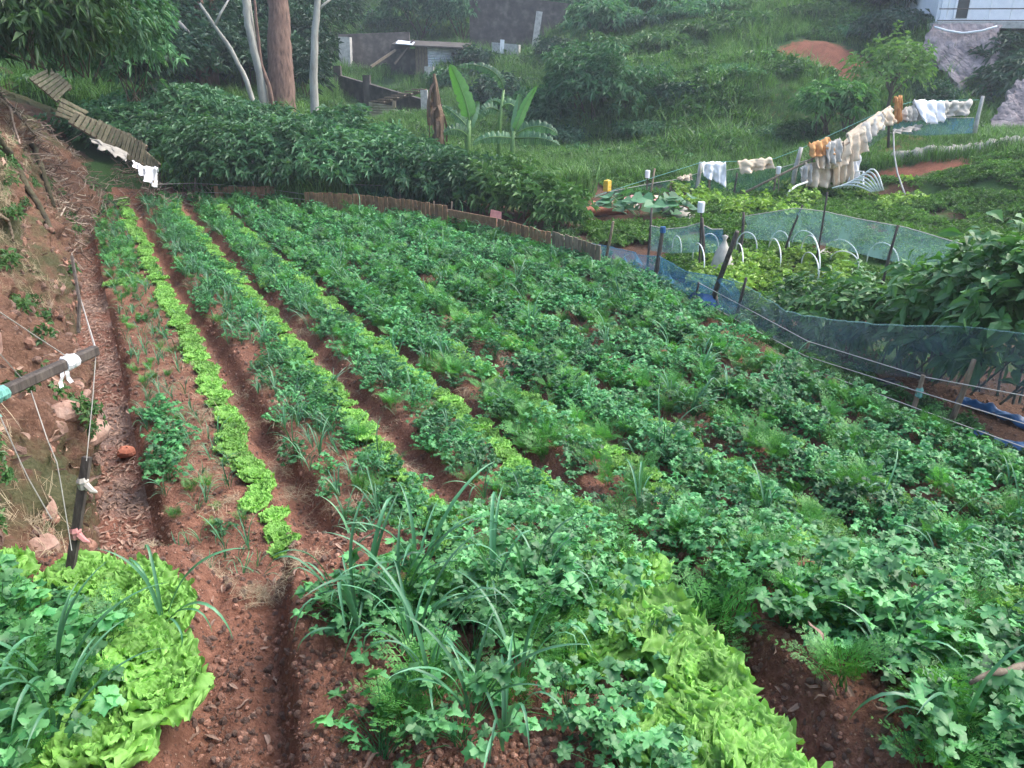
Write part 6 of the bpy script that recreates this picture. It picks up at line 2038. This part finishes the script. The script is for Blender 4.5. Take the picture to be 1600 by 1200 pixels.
def bank_weeds():
    g = np.random.default_rng(47)
    n = 420; s = 1.0 + 17 * g.random(n); k = .1 + .5 * g.random(n); ok = fbm(s * .9, k * 6, 2, 12) > .10; s, k = s[ok], k[ok]; n = len(s)
    x, y, z = bank_point(s, k)
    scatter('bank_weeds', np.stack([x, y, z], 1), np.stack([.2 * g.normal(size=n), .7 + .2 * g.normal(size=n), 6.28 * g.random(n) * 0 - RA], 1), .25 + .4 * g.random(n), g.integers(0, 4, n), WEEDC, 'small weeds rooted in the bank', 'weeds')
    n = 260; s = 1.2 + 3.6 * g.random(n); k = .22 + .34 * g.random(n); x, y, z = bank_point(s, k)
    scatter('bank_creepers', np.stack([x, y, z], 1), np.stack([.3 * g.normal(size=n), .8 + .2 * g.normal(size=n), .4 * g.normal(size=n) - RA], 1), .14 + .22 * g.random(n), g.integers(0, 4, n), WEEDC, 'small grey green creepers on the near bank', 'weeds')
    n = 2600; s = 1 + 17 * g.random(n); k = .12 + .5 * g.random(n); ok = fbm(s * .6, k * 5, 2, 15) > .02; s, k = s[ok], k[ok]; n = len(s)
    x, y, z = bank_point(s, k)
    scatter('bank_dry_grass', np.stack([x, y, z], 1), np.stack([.3 * g.normal(size=n), .9 + .4 * g.normal(size=n), .6 * g.normal(size=n) - RA], 1), .25 + .35 * g.random(n), g.integers(0, 3, n), STRAWC, 'dry moss and grass hanging on the bank', 'dry grass')


STR = []
for i in range(3):
    g = np.random.default_rng(50 + i); mb = MB()
    for j in range(22):
        a = g.random() * 6.28; p = np.array((g.normal() * .07, g.normal() * .07, .005)); d = np.array((math.cos(a), math.sin(a), .12 * g.normal())) * (.08 + .1 * g.random()); sd = np.array((-d[1], d[0], 0)) * .012
        mb.add([p - d - sd, p - d + sd, p + (0, 0, .02) + sd, p + (0, 0, .02) - sd, p + d], Q=[[0, 1, 2, 3]], T=[[3, 2, 4]])
    STR.append(mb.mesh('straw', M['straw']))
STRAWC = lib_objects('straw_source', STR)
bank_weeds()


def mats():
    g = np.random.default_rng(48)
    P = []
    for (u, v, su, sv, n, z) in ((310, 828, 26, 4, 26, 1.1), (410, 880, 32, 7, 24, 1.1), (455, 862, 16, 5, 10, 1.1), (225, 850, 10, 14, 10, 1.1)):
        for i in range(n):
            q = gp(u + su * g.normal(), v + sv * g.normal(), z); P.append((q[0], q[1], hz(q[0], q[1]) + .008))
    n = len(P)
    scatter('dry_grass_mat', P, np.stack([.1 * g.normal(size=n), .1 * g.normal(size=n), 6.28 * g.random(n)], 1), .13 + .16 * g.random(n), g.integers(0, 3, n), STRAWC, 'flattened pale dry grass on the near terrace edge', 'dry grass')
    # dry straw among the sparse beds
    n = 900; s = 4.2 + 7 * g.random(n); t = .08 + 3.9 * g.random(n); ok = fbm(s * .8, t * 2, 2, 18) > .0; s, t = s[ok], t[ok]; n = len(s); x, y = xy_of(s, t)
    scatter('bed_straw', np.stack([x, y, terrain(x, y) + .01], 1), np.stack([.2 * g.normal(size=n), .2 * g.normal(size=n), 6.28 * g.random(n)], 1), .25 + .4 * g.random(n), g.integers(0, 3, n), STRAWC, 'dry weeds lying between the sparse leeks', 'dry grass')
    # the dry leaves one can pick out near by
    for lab, u, v, sc in (('curled orange dry leaf on the near middle bed', 703, 1005, .55), ('tan dry leaf stuck among the herbs on the near right bed', 1275, 985, .5)):
        q = gp(u, v, 1.1 if u < 1000 else 1.3); o = bpy.data.objects.new('dry_leaf', LIT[2]); COL.objects.link(o); o.location = (q[0], q[1], max(q[2], hz(q[0], q[1]) + .02)); o.rotation_euler = (.4, .5, .4); o.scale = (sc * 1.6, sc, sc); tag(o, lab, 'leaf')
    C = interp_path([gp(1515, 1068, 1.32), gp(1545, 1052, 1.34), gp(1575, 1048, 1.34), gp(1612, 1035, 1.34)], 8)
    tag(MB().tube(C, [.004, .0055, .006, .009, .006, .0095, .007, .007], 8, rough=.3).build('bamboo_stick', M['wood'], smooth=True), 'pale knotted stick lying on the herbs at the right edge', 'stick')


mats()

# ------------------------------------------------------------------ the hazy air
def haze():
    m = bpy.data.materials.new('haze'); m.use_nodes = True; nt = m.node_tree; nt.nodes.clear()
    out = nt.nodes.new('ShaderNodeOutputMaterial'); v = nt.nodes.new('ShaderNodeVolumePrincipled')
    v.inputs['Color'].default_value = (.80, .90, 1.0, 1); v.inputs['Density'].default_value = HAZE; v.inputs['Anisotropy'].default_value = .2
    nt.links.new(v.outputs[0], out.inputs['Volume'])
    o = MB().box((0, 60, 21), (440, 280, 46)).build('haze', m); o['kind'] = 'stuff'; tag(o, 'thin pale haze in the air of the valley', 'haze')


HAZE = .0018
haze()
